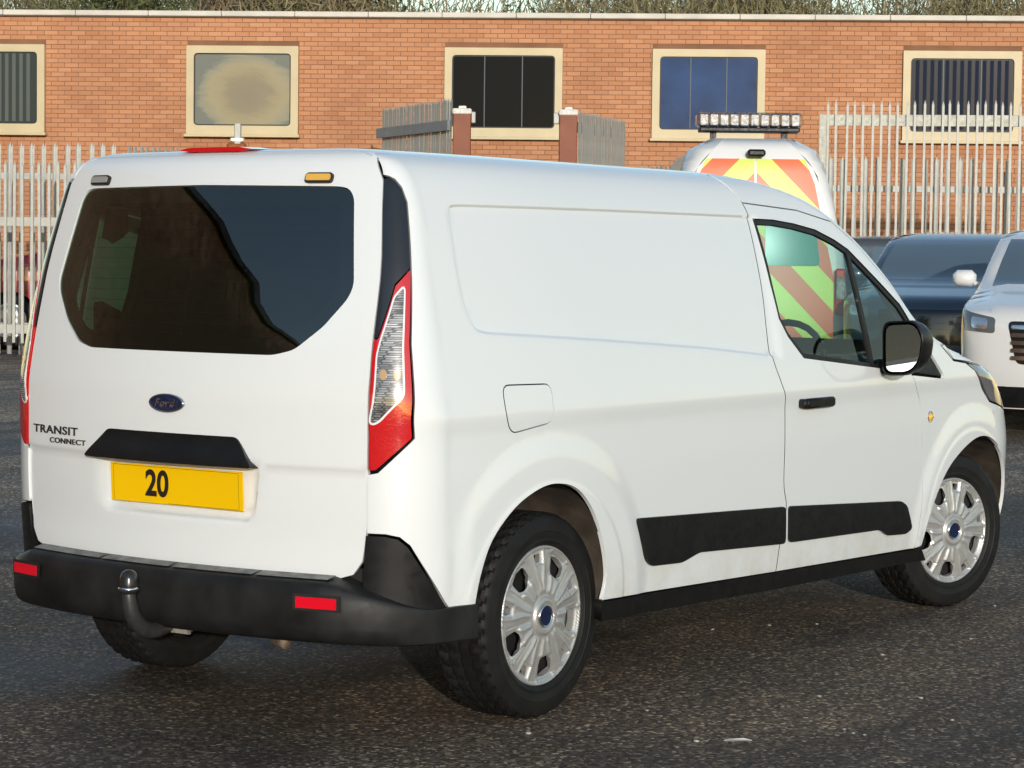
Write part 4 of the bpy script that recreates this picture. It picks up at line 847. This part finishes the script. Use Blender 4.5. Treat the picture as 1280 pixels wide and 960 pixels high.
fence('gate_leaf', px(720, 34.1), px(778, 36.2), .086, pale_mesh(3.50, .078, .014), (3.27, .5), 'shorter grey palisade gate leaf folded back from the brown post', 'gate', posts=False, rail_m=M_grey, rail_h=.075)
e = empty('collared_post', WP(*px(295, 33.2)), BYAW); tag(e, 'short galvanised post with rusty collar rising above the tailgate roof', 'post')  # galvanised fence corner post, carries no lamp
k = MB(); k.box((-.045, -.045, 0), (.045, .045, 3.22), .01); k.build('shaft', M_galv, e)
k = MB(); k.box((-.15, -.06, 2.84), (.12, .06, 2.95), .03); k.build('collar', mat('rust_orange', (.30, .085, .02), .7, var=.3, vscale=12), e)
k = MB(); k.box((-.10, -.05, 2.95), (.09, .05, 3.03), .02); k.build('bracket', M_chrome, e)
# ---------------------------------------------------------------- trees behind the building
def bark(n, c): return mat(n, c, .9, var=.35, vscale=6)
twig_mats = [bark('twig_olive', (.22, .19, .095)), bark('twig_brown', (.24, .18, .11)), bark('twig_green', (.12, .13, .05))]
def make_tree(seed, H, spread, nt, kind):
    R = random.Random(seed); tr = MB(); cr = MB()
    tr.tube([(0, 0, 0), (.1, .05, H*.25), (.0, .1, H*.5)], [.22, .17, .10], 8)
    tips = []
    for i in range(11):
        a = R.uniform(0, 6.28); z0 = H*R.uniform(.22, .5); l = H*R.uniform(.3, .5); el = R.uniform(.7, 1.35)
        p = [Vector((0, .08, z0))]
        for s in range(4): el += R.uniform(-.1, .15); p.append(p[-1]+Vector((math.cos(a)*math.cos(el), math.sin(a)*math.cos(el), math.sin(el)))*l/4*spread); a += R.uniform(-.3, .3)
        tr.tube(p, [.07, .055, .04, .025, .012], 5); tips += p[1:]
    for i in range(nt):
        p = R.choice(tips)+Vector((R.gauss(0, .5), R.gauss(0, .5), R.gauss(0, .45)))*spread
        dv = Vector((R.gauss(0, .5), R.gauss(0, .5), R.gauss(.8 if kind != 2 else .3, .5))).normalized(); L_ = R.uniform(.35, .9)
        sd_ = dv.cross(Vector((R.gauss(0, 1), R.gauss(0, 1), R.gauss(0, 1)))).normalized()*R.uniform(.008, .018)
        q = p+dv*L_*.5+sd_*R.uniform(-3, 3); e2 = p+dv*L_+Vector((R.gauss(0, .08), R.gauss(0, .08), 0))
        k_ = len(cr.V); cr.V += [tuple(p-sd_), tuple(p+sd_), tuple(q+sd_*.7), tuple(q-sd_*.7), tuple(e2)]; cr.F += [(k_, k_+1, k_+2, k_+3), (k_+3, k_+2, k_+4)]
        if kind == 2 or R.random() < .25:
            for s in range(3 if kind == 2 else 1):
                c_ = p+dv*L_*R.random(); a1 = Vector((R.gauss(0, 1), R.gauss(0, 1), R.gauss(0, 1))).normalized()*.05; b1 = a1.cross(dv).normalized()*.028; k_ = len(cr.V)
                cr.V += [tuple(c_-a1), tuple(c_+b1), tuple(c_+a1), tuple(c_-b1)]; cr.F.append((k_, k_+1, k_+2, k_+3))
    tme = mesh(tr.V, tr.F); tme.materials.append(twig_mats[1]); cme = mesh(cr.V, cr.F, smooth=False); cme.materials.append(twig_mats[kind]); return tme, cme
protos = [make_tree(3, 8.4, 1.0, 12000, 0), make_tree(5, 8.0, 1.05, 12000, 1), make_tree(9, 7.4, 1.0, 8000, 2)]
trees = [(-60, 51, 0), (60, 55, 1), (150, 50, 2), (250, 53, 0), (330, 50, 1), (420, 52, 2), (475, 49.5, 0), (655, 50, 2), (735, 53, 1), (810, 50, 0), (890, 52, 1), (960, 50, 0), (1040, 52, 2), (1110, 50, 0), (1190, 52, 1), (1265, 50, 0), (1350, 52, 2)]
tl_ = ['bare olive tree rising behind the brick building', 'bare brown tree rising behind the brick building', 'leafy green tree rising behind the brick building']
def tree_spot(p):
    an = [(-10, 'the grey blind window'), (300, 'the dusty tan window'), (625, 'the black window'), (880, 'the blue window'), (1200, 'the navy window')]
    q = sorted(an, key=lambda w_: abs(w_[0]-p)); return 'above '+q[0][1] if abs(q[0][0]-p) < 75 else 'between '+q[0][1]+' and '+q[1][1]
for p, D, k in trees:
    e = empty('roadside_tree', WP(*px(p, D)), random.uniform(0, 6)); e.scale = (1, 1, random.uniform(.92, 1.12)); tag(e, tl_[k].split(' rising')[0]+' behind the roof '+tree_spot(p), 'tree', 'trees behind the brick building')
    link('trunk', protos[k][0], None, e); link('crown', protos[k][1], None, e)
# ================================================================ parked vehicles
def car_shells():
    hatch = Shell(pch([.2, .5, .75, .9, 1.0, 1.3, 1.42, 1.47], [.82, .87, .885, .87, .82, .67, .60, .42]), pch([.2, .6, .9, 1.0, 1.3, 1.42, 1.47], [-2.02, -2.10, -2.05, -1.98, -1.70, -1.45, -1.1]),
        pch([.2, .55, .70, .80, .88, .95, 1.02, 1.3, 1.42, 1.47], [2.08, 2.14, 2.08, 1.88, 1.5, 1.12, .92, .30, -.05, -.4]), .25, pch([.2, .7, .95, 1.47], [.42, .42, .32, .28]), pch([.2, .9, 1.3, 1.47], [.62, .64, .48, .25]), pch([.2, .8, .95, 1.1, 1.47], [.36, .34, .20, .14, .12]), taper=.04, tx=-1.0)
    suv = Shell(pch([.2, .5, .85, 1.05, 1.18, 1.5, 1.68, 1.74], [.86, .92, .94, .93, .87, .76, .68, .5]), pch([.2, .7, 1.1, 1.2, 1.55, 1.68, 1.74], [-2.2, -2.3, -2.28, -2.22, -2.05, -1.9, -1.5]),
        pch([.2, .6, .9, 1.02, 1.10, 1.17, 1.24, 1.5, 1.66, 1.74], [2.22, 2.3, 2.28, 2.2, 1.9, 1.45, 1.12, .65, .25, -.3]), .2, pch([.2, .9, 1.2, 1.74], [.36, .34, .30, .26]), pch([.2, 1.1, 1.5, 1.74], [.68, .70, .56, .3]), pch([.2, .9, 1.1, 1.25, 1.74], [.36, .32, .2, .14, .12]), taper=.04, tx=-1.2)
    return hatch, suv
HATCH, SUV = car_shells()
CARDATA = {}
def car_data(kind):
    if kind in CARDATA: return CARDATA[kind]
    S = HATCH if kind == 'hatch' else SUV; sv = kind == 'suv'
    ax = (-1.28, 1.32) if not sv else (-1.36, 1.42); R = .36 if not sv else .40; zt = 1.455 if not sv else 1.725; zb = .22 if not sv else .26
    shf = lambda z: float(S.rc(np.array(z))[3])-S.Lc; fef = lambda z: float(S.fc(np.array(z))[4]+S.fc(np.array(z))[5]); yf = lambda z: float(S.fc(np.array(z))[1]); yc = lambda z: float(S.Yc(z))
    arch = lambda cx: [(cx+R*math.cos(a), .33+R*math.sin(a)) for a in np.linspace(math.pi+.28, -.28, 16)]
    bot = [(shf(zb), zb)]+[(ax[0]-R-.02, zb)]+arch(ax[0])+[(ax[0]+R+.02, zb), (ax[1]-R-.02, zb)]+arch(ax[1])+[(ax[1]+R+.02, zb)]
    sp_ = bot+[(fef(z), z) for z in np.linspace(zb, zt, 110)]+[(shf(z), z) for z in np.linspace(zt, zb, 20)]
    a = patch(S.side, sp_, step=.035, rim=.02); fr = patch(S.front, [(-yf(z), z) for z in np.linspace(zb, zt, 110)]+[(yf(z), z) for z in np.linspace(zt, zb, 110)], step=.08, rim=0)
    re = patch(S.rear, [(-yc(z), z) for z in np.linspace(zb, zt, 20)]+[(yc(z), z) for z in np.linspace(zt, zb, 20)], step=.08, rim=0, flip=True)
    top = [S.rear(-t*yc(zt), zt) for t in np.linspace(0, 1, 6)]+[S.side(c, zt) for c in np.linspace(shf(zt), fef(zt), 20)[1:]]+[S.front(-t*yf(zt), zt) for t in np.linspace(1, 0, 6)[1:]]
    top = np.array(top+[p*[1, -1, 1] for p in top[-2:0:-1]]); c0 = top.mean(0)+[0, 0, .03]; V = np.concatenate([top, c0+(top-c0)*[.7, .7, .4], [c0]]); n = len(top)
    F = [(j, (j+1) % n, n+(j+1) % n, n+j) for j in range(n)]+[(n+j, n+(j+1) % n, 2*n) for j in range(n)]
    rf = (V, F, np.tile([0, 0, 1.], (len(V), 1)))
    D = {'body': joinp(a, mir(a), fr, re, rf)}
    zw = (.98, 1.40) if not sv else (1.20, 1.64)
    D['windscreen'] = patch(S.front, [(-yf(z)-.02, z) for z in np.linspace(zw[0]+.03, zw[1]-.01, 8)]+[(yf(z)+.02, z) for z in np.linspace(zw[1]-.01, zw[0]+.03, 8)], step=.1, rim=.004, off=.004)
    D['rear_window'] = patch(S.rear, rnd([(-yc(zw[0])*.9, zw[0]+.04), (yc(zw[0])*.9, zw[0]+.04), (yc(zw[1])*.95, zw[1]-.05), (-yc(zw[1])*.95, zw[1]-.05)], .05), step=.1, rim=.004, off=.004, flip=True)
    x0 = float(S.fc(np.array(zw[0]))[4]); x1 = float(S.fc(np.array(zw[1]))[4]); r0_ = float(S.rc(np.array(zw[0]))[3]); r1_ = float(S.rc(np.array(zw[1]))[3])
    mid = (-.25, -.31); sw = []
    sw.append(rnd([(mid[0]+.03, zw[0]+.02), (x0-.25, zw[0]+.02), (x1-.12, zw[1]-.04), (mid[1]+.03, zw[1]-.04)], .03)); sw.append(rnd([(-1.15, zw[0]+.02), (mid[0]-.03, zw[0]+.02), (mid[1]-.03, zw[1]-.04), (-1.12, zw[1]-.04)], .03)); sw.append(rnd([(r0_+.12, zw[0]+.05), (-1.21, zw[0]+.02), (-1.18, zw[1]-.04), (r1_+.12, zw[1]-.05)], .04))
    D['side_window'] = [patch(S.side, s, step=.1, rim=.004, off=.004) for s in sw]
    hz = (.60, .74) if not sv else (.86, 1.03)
    D['headlight'] = patch(S.side, rnd([(fef(hz[0])-.52, hz[1]+.02), (fef(hz[0])-.06, hz[1]-.05), (fef(hz[0])-.03, hz[0]), (fef(hz[0])-.36, hz[0]+.02)], .04), step=.05, rim=.01, off=.006)
    D['headlight_lens'] = patch(S.side, rnd([(fef(hz[0])-.30, hz[1]-.04), (fef(hz[0])-.12, hz[1]-.06), (fef(hz[0])-.10, hz[0]+.03), (fef(hz[0])-.26, hz[0]+.04)], .03), step=.04, rim=.005, off=.011)
    tz = (.72, .94) if not sv else (.85, 1.2)
    D['tail_light'] = patch(S.side, rnd([(shf(tz[0])+.02, tz[0]), (shf(tz[0])+.22, tz[0]+.03), (shf(tz[1])+.2, tz[1]), (shf(tz[1])+.02, tz[1]-.02)], .03), step=.05, rim=.01, off=.006)
    gz = (.40, .66) if not sv else (.62, .96); gw = .44 if not sv else .55
    D['grille'] = patch(S.front, rnd([(-gw, gz[1]), (gw, gz[1]), (gw*.86, gz[0]), (-gw*.86, gz[0])], .05), step=.06, rim=.01, off=.004)
    D['slats'] = [patch(S.front, rnd([(-gw*.93, z-.016), (gw*.93, z-.016), (gw*.93, z+.016), (-gw*.93, z+.016)], .006, 2), step=.06, rim=.014, off=.020) for z in np.linspace(gz[0]+.05, gz[1]-.05, 5)]
    D['bumper_trim'] = joinp(*[f(patch(S.side, [(ax[1]+R+.03, zb+.01), (ax[1]+R+.03, zb+.18)]+[(fef(z), z) for z in (zb+.18, zb+.01)], step=.06, rim=.01, off=.005)) for f in (lambda q: q, mir)], patch(S.front, [(-yf(zb+.01), zb+.01), (yf(zb+.01), zb+.01), (yf(zb+.18), zb+.18), (-yf(zb+.18), zb+.18)], step=.1, rim=0, off=.005))
    D['plate'] = patch(S.front, [(-.26, zb+.10), (.26, zb+.10), (.26, zb+.21), (-.26, zb+.21)], step=.1, rim=.01, off=.016)
    D['rear_plate'] = patch(S.rear, [(-.26, gz[0]+.12), (.26, gz[0]+.12), (.26, gz[0]+.23), (-.26, gz[0]+.23)], step=.1, rim=.01, off=.012, flip=True)
    D['M'] = {k: mesh(*v) for k, v in D.items() if isinstance(v, tuple)}
    D['Mm'] = {k: mesh(*mir(D[k])) for k in ('headlight', 'headlight_lens', 'tail_light')}
    D['sw'] = [mesh(*v) for v in D['side_window']]+[mesh(*mir(v)) for v in D['side_window']]; D['sl'] = [mesh(*v) for v in D['slats']]
    D['ax'] = ax; D['R'] = R; D['mz'] = zw[0]
    CARDATA[kind] = D; return D
b = MB(); b.lathe([(.20, -.09), (.26, -.105), (.30, -.095), (.318, -.07), (.32, 0), (.318, .07), (.30, .095), (.2, .09)], 36, 'y'); T2 = mesh(b.V, b.F); T2.materials.append(M_tyre)
b = MB(); b.lathe([(0, -.085), (.05, -.09), (.06, -.07), (.17, -.075), (.2, -.092), (.208, -.08)], 36, 'y'); R2 = mesh(b.V, b.F); R2.materials.append(M_alloy)
b = MB()
for i in range(5):
    a = 2*math.pi*i/5; c, s_ = math.cos(a), math.sin(a); b.add([(r_*c-t*s_, y, r_*s_+t*c) for r_, t in ((.05, -.03), (.05, .03), (.19, .022), (.19, -.022)) for y in (-.094, -.07)], [(0, 2, 4, 6), (1, 3, 5, 7), (0, 1, 3, 2), (2, 3, 5, 4), (4, 5, 7, 6), (6, 7, 1, 0)])
S2 = mesh(b.V, b.F, smooth=False); b.fix(S2); S2.materials.append(M_alloy)
M_hl = mat('headlight_glass', (.10, .11, .12), .05, coat=1); M_hlr = mat('headlight_reflector', (.75, .77, .8), .12, metal=.9, bump=.5, bscale=60); M_wplate = mat('plate_white', (.75, .75, .72), .4)
def make_car(kind, L, D, yaw, pm, name, label, group=None, slat_m=None):
    """yaw: 0 = driving away from the photographer's spot, 180 = facing it"""
    C_ = car_data(kind); e = empty(name, WP(L, D), YAW+math.radians(yaw)); tag(e, label, 'car', group)
    def add(nm, me, m, par=e):
        me2 = me if not me.materials else me
        o = bpy.data.objects.new(nm, me); COL.objects.link(o); o.parent = par
        if not me.materials: me.materials.append(None)
        o.material_slots[0].link = 'OBJECT'; o.material_slots[0].material = m; return o
    add('body', C_['M']['body'], pm)
    add('windscreen', C_['M']['windscreen'], M_glass_car); add('rear_window', C_['M']['rear_window'], M_glass_car)
    for s in C_['sw']: add('side_window', s, M_glass_car)
    for s in ('M', 'Mm'):
        h = add('headlight', C_[s]['headlight'], M_hl); add('reflector', C_[s]['headlight_lens'], M_hlr, h); add('tail_light', C_[s]['tail_light'], M_red)
    gr = add('grille', C_['M']['grille'], M_gloss)
    for s in C_['sl']: add('slat', s, slat_m or M_gloss, gr)
    add('bumper_trim', C_['M']['bumper_trim'], M_black); add('number_plate', C_['M']['plate'], M_wplate); add('number_plate', C_['M']['rear_plate'], M_yellow)
    ub = MB(); ub.box((-1.9, -.6, .22), (1.9, .6, .5)); ub.box((C_['ax'][0]+.42, -.8, .25), (C_['ax'][1]-.42, .8, .5)); ub.build('underbody', M_dark, e)
    for x in C_['ax']:
        for s in (-1, 1):
            wz = .32*C_['R']/.36; w_ = empty('wheel', (x, s*.78, wz), 0 if s < 0 else math.pi); w_.parent = e; w_.scale = (C_['R']/.36,)*3
            for nm, me in (('tyre', T2), ('rim', R2), ('spokes', S2)): link(nm, me, None, w_)
    for s in (-1, 1):
        mb = MB(); yy = .90 if kind == 'hatch' else .985; x = .50 if kind == 'hatch' else .62; mb.box((x-.06, s*yy-.10, C_['mz']+.02), (x+.08, s*yy+.10, C_['mz']+.16), .04); mb.box((x-.02, s*yy-.16*s-.08, C_['mz']+.02), (x+.04, s*yy-.1*s+.04, C_['mz']+.06), .01); mb.build('mirror', pm, e, sharp=50)
    return e
P_white = paint('car_white', (.72, .72, .70)); P_navy = mat('car_blue_grey', (.07, .10, .14), .3, metal=.5, coat=1); P_red = paint('car_red', (.42, .008, .018)); P_silver = mat('car_silver', (.42, .43, .44), .3, metal=.6, coat=1); P_dark = paint('car_black', (.012, .012, .013)); P_grey = mat('car_grey', (.10, .105, .11), .35, metal=.5, coat=1)
lx = lambda p, D: (p-640)/FPX*D
make_car('suv', lx(1335, 19)+.60, 21.1, 180-14, P_white, 'parked_car', 'white tall car with chrome slatted grille nosing in past the van bonnet', slat_m=M_chrome)
make_car('suv', lx(1195, 24)+.25, 25.4, 180-16, P_navy, 'parked_car', 'blue grey tall car with pale reflecting windscreen parked ahead of the van')
make_car('suv', lx(150, 35.6), 35.6, 98, P_red, 'parked_car', 'red tall car behind the palisade pales left of the van').scale = (1.1, 1.05, 1.16)
make_car('hatch', lx(-70, 36.8), 35.4, 170, P_silver, 'parked_car', 'silver hatchback behind the low bar gate left of the van')
make_car('suv', lx(1225, 35.5), 35.8, 175, P_dark, 'parked_car', 'black tall car behind the tall framed bar gate')
make_car('hatch', lx(1120, 36), 35.9, 185, P_silver, 'parked_car', 'silver hatchback seen through the wide palisade pales')
make_car('suv', lx(1040, 30), 30.2, 95, P_grey, 'parked_car', 'dark grey tall car standing side on beyond the van cab')
# response van with chevrons and a light bar
RV = Shell(pch([.3, .8, 1.2, 1.8, 2.2, 2.42, 2.52, 2.58], [.93, .97, .95, .84, .75, .68, .60, .40]), pch([.3, .6, 1.2, 2.2, 2.45, 2.55, 2.58], [0, -.02, .0, .10, .16, .26, .45]), pch([.3, .8, 1.0, 1.2, 1.35, 2.0, 2.4, 2.58], [4.9, 5.0, 4.95, 4.6, 4.1, 3.4, 2.8, 2.0]), .06, pch([.3, 2.58], [.2, .2]), pch([.3, 1.2, 2.2, 2.58], [.84, .83, .62, .3]), pch([.3, 2.58], [.25, .15]), taper=0)
rv = empty('response_van', WP(lx(932, 25), 24.2), YAW); rv.scale = (1, 1, 1.035); tag(rv, 'emergency van with lime and orange chevrons and light bar behind the white van', 'van')
def chev():
    m = bpy.data.materials.new('chevrons'); m.use_nodes = True; t = m.node_tree; b = t.nodes['Principled BSDF']; L = t.links.new
    tc = t.nodes.new('ShaderNodeTexCoord'); sx = t.nodes.new('ShaderNodeSeparateXYZ'); L(tc.outputs['Object'], sx.inputs[0]); ab = t.nodes.new('ShaderNodeMath'); ab.operation = 'ABSOLUTE'; L(sx.outputs[1], ab.inputs[0])
    ad = t.nodes.new('ShaderNodeMath'); ad.operation = 'ADD'; L(ab.outputs[0], ad.inputs[0]); L(sx.outputs[2], ad.inputs[1]); mo = t.nodes.new('ShaderNodeMath'); mo.operation = 'MODULO'; mo.inputs[1].default_value = .56; L(ad.outputs[0], mo.inputs[0])
    gt_ = t.nodes.new('ShaderNodeMath'); gt_.operation = 'GREATER_THAN'; gt_.inputs[1].default_value = .28; L(mo.outputs[0], gt_.inputs[0]); mx = t.nodes.new('ShaderNodeMix'); mx.data_type = 'RGBA'; mx.inputs[6].default_value = (.62, .80, .10, 1); mx.inputs[7].default_value = (.80, .12, .02, 1); L(gt_.outputs[0], mx.inputs[0]); L(mx.outputs[2], b.inputs['Base Color']); b.inputs['Roughness'].default_value = .35; return m
rsh = lambda z: float(RV.rc(np.array(z))[3])-RV.Lc; rfe = lambda z: float(RV.fc(np.array(z))[4]+RV.fc(np.array(z))[5]); ryf = lambda z: float(RV.fc(np.array(z))[1])
a = patch(RV.side, [(rsh(z), z) for z in np.linspace(.35, 2.57, 16)]+[(rfe(z), z) for z in np.linspace(2.57, .35, 16)], step=.12, rim=0)
rb_ = patch(RV.rear, [(-float(RV.Yc(z)), z) for z in np.linspace(.35, 2.57, 16)]+[(float(RV.Yc(z)), z) for z in np.linspace(2.57, .35, 16)], step=.12, rim=0, flip=True); rfp = patch(RV.front, [(-ryf(z), z) for z in np.linspace(.35, 2.57, 16)]+[(ryf(z), z) for z in np.linspace(2.57, .35, 16)], step=.15, rim=0)
plink('body', joinp(a, mir(a), rb_, rfp), P_white, rv)
b = MB(); b.box((.45, -.4, 2.55), (2.1, .4, 2.575), .01); b.build('roof', P_white, rv)
for s in (-1, 1):
    dpoly = [(s*.012, .5), (s*.80, .5), (s*.80, 1.2), (s*.60, 2.12), (s*.50, 2.36), (s*.012, 2.36)]
    dd_ = plink('rear_door', patch(RV.rear, dpoly, step=.12, rim=.01, off=.006, flip=True), chev() if 'chevrons' not in bpy.data.materials else bpy.data.materials['chevrons'], rv)
    plink('rear_window', patch(RV.rear, rnd([(s*.10, 1.32), (s*.66, 1.32), (s*.58, 1.92), (s*.10, 1.92)], .06), step=.12, rim=.008, off=.012, flip=True), mat('teal_pane', (.12, .36, .30), .2, spec=.15), dd_)
    tl_o = MB(); tl_o.box((-.03, s*.86-.055, .85), (.06, s*.86+.055, 1.30), .02); t_ = tl_o.build('tail_lamp', M_red, rv); tl_o = MB(); tl_o.box((-.045, s*.86-.045, 1.0), (-.028, s*.86+.045, 1.22), .006); t2 = tl_o.build('clear_lens', LAMP_CLEAR, t_)
b = MB(); b.box((.0, -.09, 2.38), (.14, .09, 2.45), .02); b.build('rear_camera', M_black, rv)
b = MB(); b.box((.85, -.40, 2.52), (.95, -.34, 2.66)); b.box((.85, .34, 2.52), (.95, .40, 2.66)); b.box((.75, -.52, 2.655), (1.05, .52, 2.70), .01); lb_ = b.build('light_bar', M_black, rv)
b = MB(); b.box((.74, -.55, 2.70), (1.06, .55, 2.85), .03); b.build('bar_dome', glassmat('clear_dome', (.82, .84, .86), 1.4), lb_)
for i in range(10):
    y = -.475+i*.1055; b = MB(); b.box((.78, y-.048, 2.71), (.98, y+.048, 2.838), .012); b.build('light_module', mat('led_module', (.16, .165, .18), .3, metal=.2, bump=1.0, bscale=35, var=.6, vscale=30), lb_)
for x in (.95, 4.0):
    for s in (-1, 1):
        w_ = empty('wheel', (x, s*.84, .34), 0 if s < 0 else math.pi); w_.parent = rv
        for nm, me in (('tyre', T2), ('rim', R2)): link(nm, me, None, w_)
b = MB(); b.box((.1, -.8, .22), (4.8, .8, .5)); b.build('underbody', M_dark, rv)
# ---------------------------------------------------------------- small things on the ground
def pebble(L, D, s, m, name, lab, cat, group=None):
    R = random.Random(int(L*1000)); b = MB(); V = []
    for z, k in ((.0, .8), (.4, 1), (.75, .7), (.9, .25)):
        for i in range(7): a = 2*math.pi*i/7; q = k*R.uniform(.75, 1.2); V.append((s*q*math.cos(a), s*.7*q*math.sin(a), s*.55*z))
    b.add(V, [(r_*7+i, r_*7+(i+1) % 7, r_*7+7+(i+1) % 7, r_*7+7+i) for r_ in range(3) for i in range(7)]+[tuple(range(21, 28)), tuple(range(6, -1, -1))])
    o = b.build(name, m); o.location = WP(L, D, .0); o.rotation_euler = (0, 0, R.uniform(0, 6)); tag(o, lab, cat, group)
gd = lambda x, y: (lambda D: (lx(x, D), D))(1.435*FPX/(y-320-(x-640)*.0119))
M_peb = mat('pale_stone', (.42, .40, .36), .8, var=.2, vscale=30)
for x, y, s in ((967, 785, .012), (1110, 822, .010), (896, 790, .010), (1027, 783, .009), (1221, 802, .010), (878, 932, .012), (1032, 875, .012), (1064, 917, .009), (1076, 922, .008), (1090, 924, .008), (1160, 877, .010), (1200, 905, .008), (666, 922, .010), (1250, 760, .010), (815, 893, .008)):
    pebble(*gd(x, y), s, M_peb, 'pebble', 'tiny pale stone chip lying on the dark asphalt', 'stone', 'stone chips scattered on the asphalt')
L_, D_ = gd(930, 932); b = MB(); b.add([(-.045, -.006, .003), (-.02, -.012, .006), (.03, -.008, .004), (.045, .0, .003), (.02, .010, .008), (-.035, .009, .005)]+[(-.04, 0, .0), (.04, 0, 0)], [(0, 1, 2, 3, 4, 5), (6, 1, 0), (7, 3, 2), (6, 7, 2, 1), (6, 5, 4, 7), (6, 0, 5), (7, 4, 3)]); o = b.build('litter_scrap', mat('paper_white', (.6, .59, .56), .7)); o.location = WP(L_, D_, .001); o.rotation_euler = (0, 0, BYAW+.1); tag(o, 'flattened white scrap of litter on the asphalt before the van', 'litter')
# ---------------------------------------------------------------- brick workshop beside the yard entrance, seen only in the tailgate glass
ws_ = empty('workshop', (-4.07, 12.56, 0), math.radians(15)); tag(ws_, 'brown brick workshop beside the yard, mirrored in the tailgate window', 'building')
def far_brick():
    m = bpy.data.materials.new('brown_brick'); m.use_nodes = True; t = m.node_tree; b = t.nodes['Principled BSDF']; tc = t.nodes.new('ShaderNodeTexCoord'); mp = t.nodes.new('ShaderNodeMapping'); mp.inputs['Rotation'].default_value = (math.pi/2, 0, 0); br = t.nodes.new('ShaderNodeTexBrick'); br.inputs['Color1'].default_value = (.36, .20, .11, 1); br.inputs['Color2'].default_value = (.28, .15, .085, 1); br.inputs['Mortar'].default_value = (.30, .22, .16, 1); br.inputs['Scale'].default_value = 4.4; br.inputs['Mortar Size'].default_value = .02
    t.links.new(tc.outputs['Object'], mp.inputs[0]); t.links.new(mp.outputs[0], br.inputs['Vector']); t.links.new(br.outputs[0], b.inputs['Base Color']); b.inputs['Roughness'].default_value = .9; return m
b = MB(); b.box((-45, 0, 0), (5, 11, 8.0)); b.build('wall', far_brick(), ws_)
b = MB(); b.box((-45.3, -.2, 8.0), (5.3, 11.3, 8.2), .02); b.build('roof', mat('workshop_roof', (.05, .05, .055), .7), ws_)
for x, y, k in ((-22, 2, 0), (-30, 8, 1)):
    e = empty('roadside_tree', (x, y, 0), x); e.scale = (1.2, 1.2, 1.35); tag(e, ['bare olive tree by the yard entrance, mirrored in the tailgate window', 'bare brown tree before the workshop wall, mirrored in the tailgate window'][k], 'tree', 'trees by the workshop'); link('trunk', protos[k][0], None, e); link('crown', protos[k][1], None, e)
